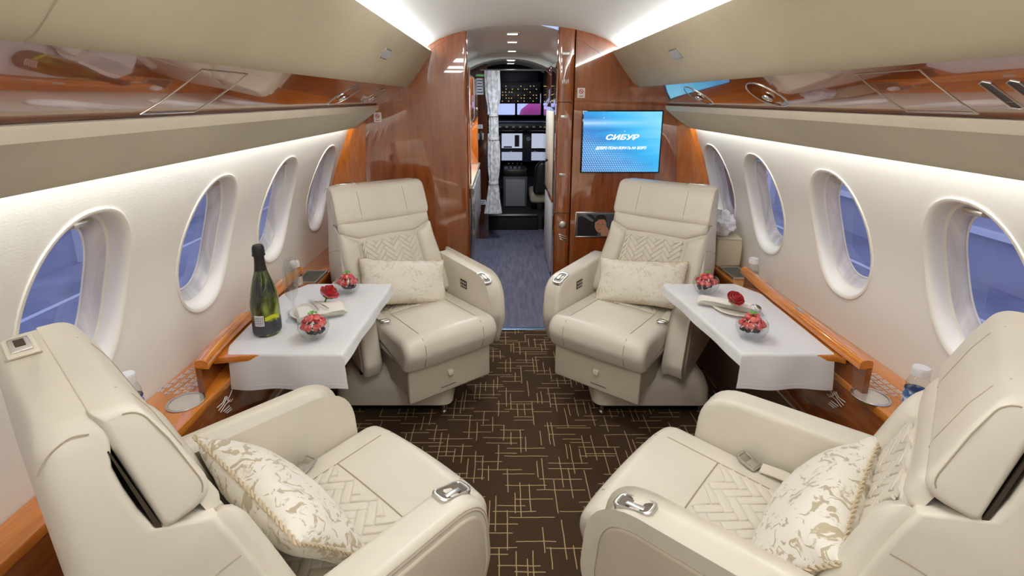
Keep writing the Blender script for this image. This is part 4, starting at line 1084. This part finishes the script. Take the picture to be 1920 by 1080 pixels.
def wrap(a0, a1, z0, z1, r, name, material, edge=None):
    mb = MB(); As = lin(R(a0), R(a1), 18)
    mb.loft([[(r * math.cos(a), r * math.sin(a), (z0 if q == 0 else z1) + (edge(a) if edge else 0)) for a in As] for q in (0, 1)], cap=False, closed=False)
    return mb.build(name, material, bo)
wrap(-180, 180, .012, .058, .0474, 'base_label', mat('label_charcoal', (.045, .047, .055), .45))
lab = wrap(-132, -92, .044, .082, .0478, 'white_label', mat('label_white', (.78, .78, .76), .5))
mb = MB()
for k_ in range(5):
    for d_ in range(5):
        an = R(-127 + d_ * 7.4); mb.box((.0481 * math.cos(an), .0481 * math.sin(an), .050 + k_ * .0062), (.0006, .0042, .0028), (0, 0, an))
tag(mb.build('label_print', ink, lab, smooth=0), kind='stuff')
wrap(-88, -28, .062, .076, .0479, 'lime_band', mat('band_lime', (.52, .56, .02), .4), edge=lambda a: .004 * math.cos((a + R(58)) * 4))

# ---------------------------------------------------------------- champagne flutes
def flute(loc, label):
    f_ = empty('champagne_flute', loc, label=label, cat='glass', group='champagne flutes')
    mb = MB(); mb.lathe([(.0, .078), (.010, .080), (.021, .105), (.0255, .140), (.0245, .180), (.0215, .215), (.0205, .2145), (.0235, .18), (.0245, .14), (.020, .107), (.009, .083), (.0, .081)], 28, cap=False); mb.build('bowl', M['glass'], f_)
    mb = MB(); mb.lathe([(.0, 0), (.030, .0005), (.030, .0018), (.008, .004), (.0035, .010), (.003, .06), (.006, .076), (.0, .0785)], 24, cap=False); mb.build('stem', M['glass'], f_)
flute((-.772, 1.700, ZC), 'empty champagne flute nearest the wine bottle'); flute((-.800, 1.775, ZC), 'empty champagne flute behind the other one, nearer the window')

# ---------------------------------------------------------------- water bottles
def water(loc, label, tint, rz=0, blue=False):
    b_ = empty('water_bottle', loc, rz, label=label, cat='bottle', group='small water bottles')
    mb = MB(); mb.lathe([(.0, 0), (.026, .001), (.029, .006), (.029, .03), (.0275, .034), (.029, .038), (.029, .085), (.0275, .095), (.0285, .10), (.023, .118), (.0165, .125), (.0165, .132)], 28, cap=False); mb.build('plastic_body', M['pet'], b_)
    mb = MB(); mb.lathe([(.0, .128), (.0205, .128), (.0208, .150), (.0190, .154), (.0, .1545)], 28, cap=False); cp_ = mb.build('cap', M['white'], b_)
    mb = MB()
    for k_ in range(24):
        a = 2 * PI * k_ / 24; mb.box((.0209 * math.cos(a), .0209 * math.sin(a), .139), (.0014, .0022, .018), (0, 0, a))
    tag(mb.build('cap_rib', M['white'], cp_, smooth=0), kind='stuff')
    m_ = mat('bottle_label', tint, .4); t_ = NT(m_)
    if blue: t_.base(t_.ramp(t_.noise(t_.coord((1, 1, 1)), 48, 2), [(.42, (.70, .74, .78)), (.5, (.10, .25, .55)), (.58, (.05, .12, .35))]))
    else: t_.base(t_.ramp(t_.noise(t_.coord((1, 1, 1)), 55, 2), [(.38, (.72, .70, .66)), (.5, (.55, .40, .30)), (.62, (.70, .68, .66))]))
    mb = MB(); As = lin(0, 2 * PI, 33)[:-1]
    mb.loft([[(.0293 * math.cos(a), .0293 * math.sin(a), z) for a in As] for z in (.042, .084)], cap=False); mb.build('label_band', m_, b_)
water((-.955, 2.165, .601), 'small clear water bottle on the console behind the champagne flutes', (.7, .6, .5))
water((1.178, 2.215, .601), 'small clear water bottle at the far end of the right table rail', (.7, .6, .5))
water((-1.020, 1.208, .601), 'blue-printed water bottle half hidden by the left foreground seat', (.2, .35, .7), 1, True)
water((1.166, 1.243, .601), 'blue-printed water bottle beside the right foreground seat and cup holder', (.2, .35, .7), 2, True)

# ---------------------------------------------------------------- dessert bowls with berries
redm = mat('strawberry_red', (.55, .03, .03), .3, coat=.4); t = NT(redm)
t.base(t.ramp(t.noise(t.coord(), 60, 2), [(.40, (.50, .015, .02)), (.62, (.78, .22, .20))]))
bluem = mat('blueberry', (.035, .03, .05), .5); creamm = mat('cream_sauce', (.85, .72, .68), .35); leafm = mat('mint_green', (.10, .36, .03), .5)
def blob(mb, c, r, sq=(1, 1, 1), n=8, rot=None):
    m_ = Matrix.Translation(c) @ (rot or Matrix.Identity(4)) @ Matrix.Diagonal((*[r * q for q in sq], 1))
    bmesh.ops.create_icosphere(mb.bm, subdivisions=2 if n > 6 else 1, radius=1, matrix=m_)
def dessert(x, y, where, seed):
    g_ = empty('dessert_bowl', (x, y, ZC), label='round glass dessert bowl %s' % where, cat='bowl', group='glass dessert bowls')
    mb = MB(); mb.lathe([(.0, 0), (.026, .0005), (.030, .003), (.044, .018), (.0525, .040), (.0505, .060), (.045, .070), (.0435, .0695), (.0488, .060), (.0505, .040), (.042, .0195), (.028, .006), (.0, .005)], 36, cap=False); mb.build('glass_wall', M['glass'], g_)
    d_ = empty('berry_dessert', (x, y, ZC + .006), seed, label='strawberry and blueberry dessert in the bowl %s' % where, cat='dessert', group='berry desserts')
    rnd = random.Random(seed)
    for k_ in range(13):
        a = k_ * 2.4; rr_ = .012 + .021 * ((k_ * .37) % 1); mb = MB()
        blob(mb, (rr_ * math.cos(a), rr_ * math.sin(a), .020 + .013 * ((k_ * .61) % 1)), .0085); mb.build('blueberry', bluem, d_)
    for k_ in range(14):
        lay = 0 if k_ < 9 else 1; a = k_ * (2 * PI / 9 if lay == 0 else 2 * PI / 5) + rnd.uniform(-.2, .2); rr_ = (.031 if lay == 0 else .015)
        z = .044 + lay * .020 + rnd.uniform(-.003, .004); mb = MB()
        rot = Matrix.Rotation(a, 4, 'Z') @ Matrix.Rotation(R(35 - lay * 20 + rnd.uniform(-20, 20)), 4, 'Y')
        m_ = Matrix.Translation((rr_ * math.cos(a), rr_ * math.sin(a), z)) @ rot
        mb.lathe([(.0, -.014), (.006, -.010), (.0115, .002), (.0118, .008), (.007, .0125), (.0, .013)], 10, cap=False); mb.build('strawberry', redm, d_, M=m_)
    mb = MB()
    for k_ in range(7):
        a = k_ * .9 + seed; mb.tube([((.042 - .010 * q) * math.cos(a + q * .16), (.042 - .010 * q) * math.sin(a + q * .16), .036 + q * .011) for q in range(4)], .0022, 5)
    tag(mb.build('cream_drizzle', creamm, d_), kind='stuff')
    for k_ in range(3):
        a = k_ * 2.1 + seed; mb = MB()
        mb.loft([[(q * .017 * math.cos(a) - s_ * wd * math.sin(a), q * .017 * math.sin(a) + s_ * wd * math.cos(a), .082 + .006 * math.sin(q * 2.6) + abs(s_) * .002) for s_ in (-1, 0, 1)] for q, wd in ((0, .001), (.3, .006), (.65, .007), (1, .0008))], cap=False, closed=False); mb.build('mint_leaf', leafm, d_, smooth=60)
dessert(-.645, 1.560, 'near the front edge of the left table', 1); dessert(-.652, 1.965, 'at the far end of the left table', 2)
dessert(.852, 1.560, 'in front of the plate on the right table', 3); dessert(.857, 1.965, 'at the far end of the right table', 4)

# ---------------------------------------------------------------- plates, napkins, cutlery, roses
def plate(x, y, lb):
    p_ = empty('side_plate', (x, y, ZC), label='small cream plate under the napkin on the %s table' % lb, cat='plate', group='side plates')
    mb = MB(); mb.lathe([(.0, .001), (.048, .001), (.052, .003), (.084, .011), (.086, .0125), (.084, .0135), (.052, .006), (.046, .0045), (.0, .0045)], 44, cap=False); mb.build('dish', M['porcelain'], p_)
plate(-.722, 1.765, 'left'); plate(.905, 1.790, 'right')
def napkin(x, y, rz, lb, sx, sy):
    n_ = empty('folded_napkin', (x, y, ZC + .0125), rz, label='folded cream napkin lying on the plate of the %s table' % lb, cat='napkin', group='folded napkins')
    for k_ in range(3):
        mb = MB(); e_ = k_ * .004
        mb.grid(lambda u, v: (u * (sx - e_), v * (sy - e_ * .7), .0042 * k_ + .0048 + .0012 * math.sin(u * 5 + v * 4 + k_) - .0018 * abs(u) ** 3), lin(-1, 1, 14), lin(-1, 1, 9))
        mb.grid(lambda u, v: (u * (sx - e_), v * (sy - e_ * .7), .0042 * k_ + .0004 + .0012 * math.sin(u * 5 + v * 4 + k_) - .0018 * abs(u) ** 3), lin(-1, 1, 14), lin(-1, 1, 9))
        mb.loft([[(sx - e_ + .0022 * math.sin(t_), v * (sy - e_ * .7), .0042 * k_ + .0026 - .0022 * math.cos(t_) + .0012 * math.sin(5 + v * 4 + k_) - .0018) for t_ in lin(0, PI, 6)] for v in lin(-1, 1, 9)], cap=False, closed=False)
        mb.build('fold', M['napkin'], n_, smooth=60)
napkin(-.690, 1.745, R(28), 'left', .086, .058); napkin(.878, 1.812, R(-28), 'right', .105, .036)
def fork(loc, rz, lb):
    k_ = empty('dessert_fork', loc, rz, label=lb, cat='fork', group='silver forks'); k_.scale = (.68, .68, .68)
    mb = MB(); mb.loft([[(x, y + s_ * w_, z + h_) for s_, h_ in ((-1, 0), (1, 0), (1, .002), (-1, .002))] for x, y, z, w_ in ((-.095, 0, .001, .005), (-.06, 0, .003, .0042), (.0, 0, .005, .0022), (.025, 0, .005, .003), (.038, 0, .003, .0085), (.048, 0, .002, .0095))]); mb.build('handle', M['chrome'], k_)
    for q in (-.0075, -.0025, .0025, .0075):
        mb = MB(); mb.tube([(.046, q, .003), (.065, q, .003), (.084, q * .95, .007)], [.0017, .0016, .0009], 5); mb.build('tine', M['chrome'], k_)
fork((-.700, 1.768, ZC + .0335), R(140), 'silver fork lying on the left napkin, the one nearer the rose'); fork((-.722, 1.762, ZC + .0335), R(128), 'silver fork lying on the left napkin, the one nearer the window')
sp_ = empty('dessert_spoon', (.945, 1.70, ZC + .006), R(70), label='silver spoon leaning behind the front dessert bowl on right table', cat='spoon')
mb = MB(); mb.loft([[(x, s_ * w_, z + h_) for s_, h_ in ((-1, 0), (1, 0), (1, .002), (-1, .002))] for x, z, w_ in ((-.09, .001, .005), (-.05, .006, .004), (.02, .014, .0022), (.035, .016, .003))]); mb.build('handle', M['chrome'], sp_)
mb = MB(); mb.grid(lambda u, v: (.060 + .028 * u, .019 * v * math.sqrt(max(0, 1 - (u * .999) ** 2)), .018 + u * .004 - .006 * (1 - u * u) * (1 - v * v)), lin(-1, 1, 13), lin(-1, 1, 9)); mb.build('spoon_bowl', M['chrome'], sp_, smooth=80)
petal = mat('rose_red', (.55, .004, .012), .55, sheen=.4)
def rose(loc, rot, lb):
    r_ = empty('red_rose', loc, label=lb, cat='rose', group='red roses'); r_.rotation_euler = rot
    r_.scale = (1.28, 1.28, 1.28) if 'left' in lb else (1.1, 1.1, 1.1)
    for ly, (n_, rad, ht, z0, op) in enumerate(((3, .007, .026, .010, .0), (4, .013, .026, .005, .1), (5, .019, .025, .001, .25), (5, .025, .021, -.003, .5))):
        for k_ in range(n_):
            a = 2 * PI * k_ / n_ + ly * .6; wd = 2 * PI / n_ * .78; mb = MB()
            rv = lambda v: rad * (.30 + .80 * math.sin(v * PI * .60)) + op * .007 * v ** 3
            mb.grid(lambda u, v: (rv(v) * math.cos(a + u * wd * .72), rv(v) * math.sin(a + u * wd * .72), z0 + ht * v * (1 - .22 * u * u) - .003 * op * v ** 4), lin(-1, 1, 9), lin(0, 1, 7)); mb.build('petal', petal, r_, smooth=80)
    mb = MB(); mb.lathe([(.0, -.010), (.005, -.009), (.008, -.005), (.009, -.001)], 12, cap=False); mb.build('calyx', leafm, r_)
    for k_ in range(4):
        a = k_ * PI / 2 + .4; mb = MB()
        mb.loft([[(q * .026 * math.cos(a) - s_ * wd * math.sin(a), q * .026 * math.sin(a) + s_ * wd * math.cos(a), -.007 + .010 * q * q) for s_ in (-1, 0, 1)] for q, wd in ((.1, .003), (.5, .006), (1, .0008))], cap=False, closed=False); mb.build('sepal', leafm, r_, smooth=60)
    mb = MB(); blob(mb, (0, 0, .016), .010, (.8, .8, 1.5)); mb.build('bud', petal, r_)
    mb = MB(); mb.tube([(0, 0, -.006), (.002, 0, -.022)], .0028, 6); mb.build('stem', leafm, r_)
rose((-.690, 1.832, ZC + .042), (R(-5), R(30), 0), 'red rose with green sepals resting on the left napkin'); rose((.888, 1.775, ZC + .046), (R(32), R(6), 0), 'open red rose resting on the right napkin')

# ---------------------------------------------------------------- bags behind the right far seat
bg = empty('storage_pouch', (1.225, 2.62, .601), R(-8), label='cream fabric pouch standing on the console behind the right far seat', cat='pouch')
mb = MB(); rg = []
for z, e_, b_ in ((0, -.004, 0), (.006, .002, 0), (.06, .004, .006), (.12, .002, .008), (.150, 0, .004), (.156, -.006, 0)):
    rg.append([(x * (1 + b_), y * (1 + b_), z + .004 * math.sin(x * 40)) for x, y in fillet([(-.062 - e_, -.085 - e_, .018), (.062 + e_, -.085 - e_, .018), (.062 + e_, .085 + e_, .018), (-.062 - e_, .085 + e_, .018)], 4)])
mb.loft(rg); mb.build('body', mat('pouch_cream', (.62, .55, .40), .8), bg)
mb = MB(); mb.tube([(x * 1.01, y * 1.01, .15) for x, y in fillet([(-.062, -.085, .018), (.062, -.085, .018), (.062, .085, .018), (-.062, .085, .018)], 4)], .003, 5, closed=True); mb.build('piping', M['seam'], bg)
pb = empty('plastic_bag', (1.190, 2.62, .762), label='crumpled white plastic bag lying on top of the cream pouch', cat='bag')
mb = MB(); bmesh.ops.create_icosphere(mb.bm, subdivisions=4, radius=1)
from mathutils import noise as mnoise
for v in mb.bm.verts:
    n_ = mnoise.noise(v.co * 2.3) * .34 + abs(mnoise.noise(v.co * 5.1)) * .30
    v.co = Vector((v.co.x * .062, v.co.y * .085, v.co.z * .065)) * (1 + n_); v.co.z = max(v.co.z, -.058) + .060
    v.co.z = max(0, v.co.z)
mb.build('crumpled_film', mat('bag_white', (.80, .80, .84), .3), pb, smooth=28)

# ---------------------------------------------------------------- outside
for i, (x, y, sx, sy) in enumerate(((-5.2, 3, .10, 30), (5.2, 3, .10, 30), (-7.4, 3, .10, 30), (7.4, 3, .10, 30))):
    o = tag(MB().box((x, y, -1.848), (sx, sy, .004)).build('floor_marking', hb, smooth=0), kind='structure')
pk = empty('engine_cover', (.62, 9.6, .90), label='bright pink cover standing outside the cockpit windshield', cat='cover')
mb = MB(); mb.lathe([(.0, .52), (.12, .50), (.27, .38), (.34, .15), (.35, -.10), (.35, -2.7)], 28, cap=False); mb.build('fabric', mat('cover_pink', (.85, .08, .32), .6), pk)
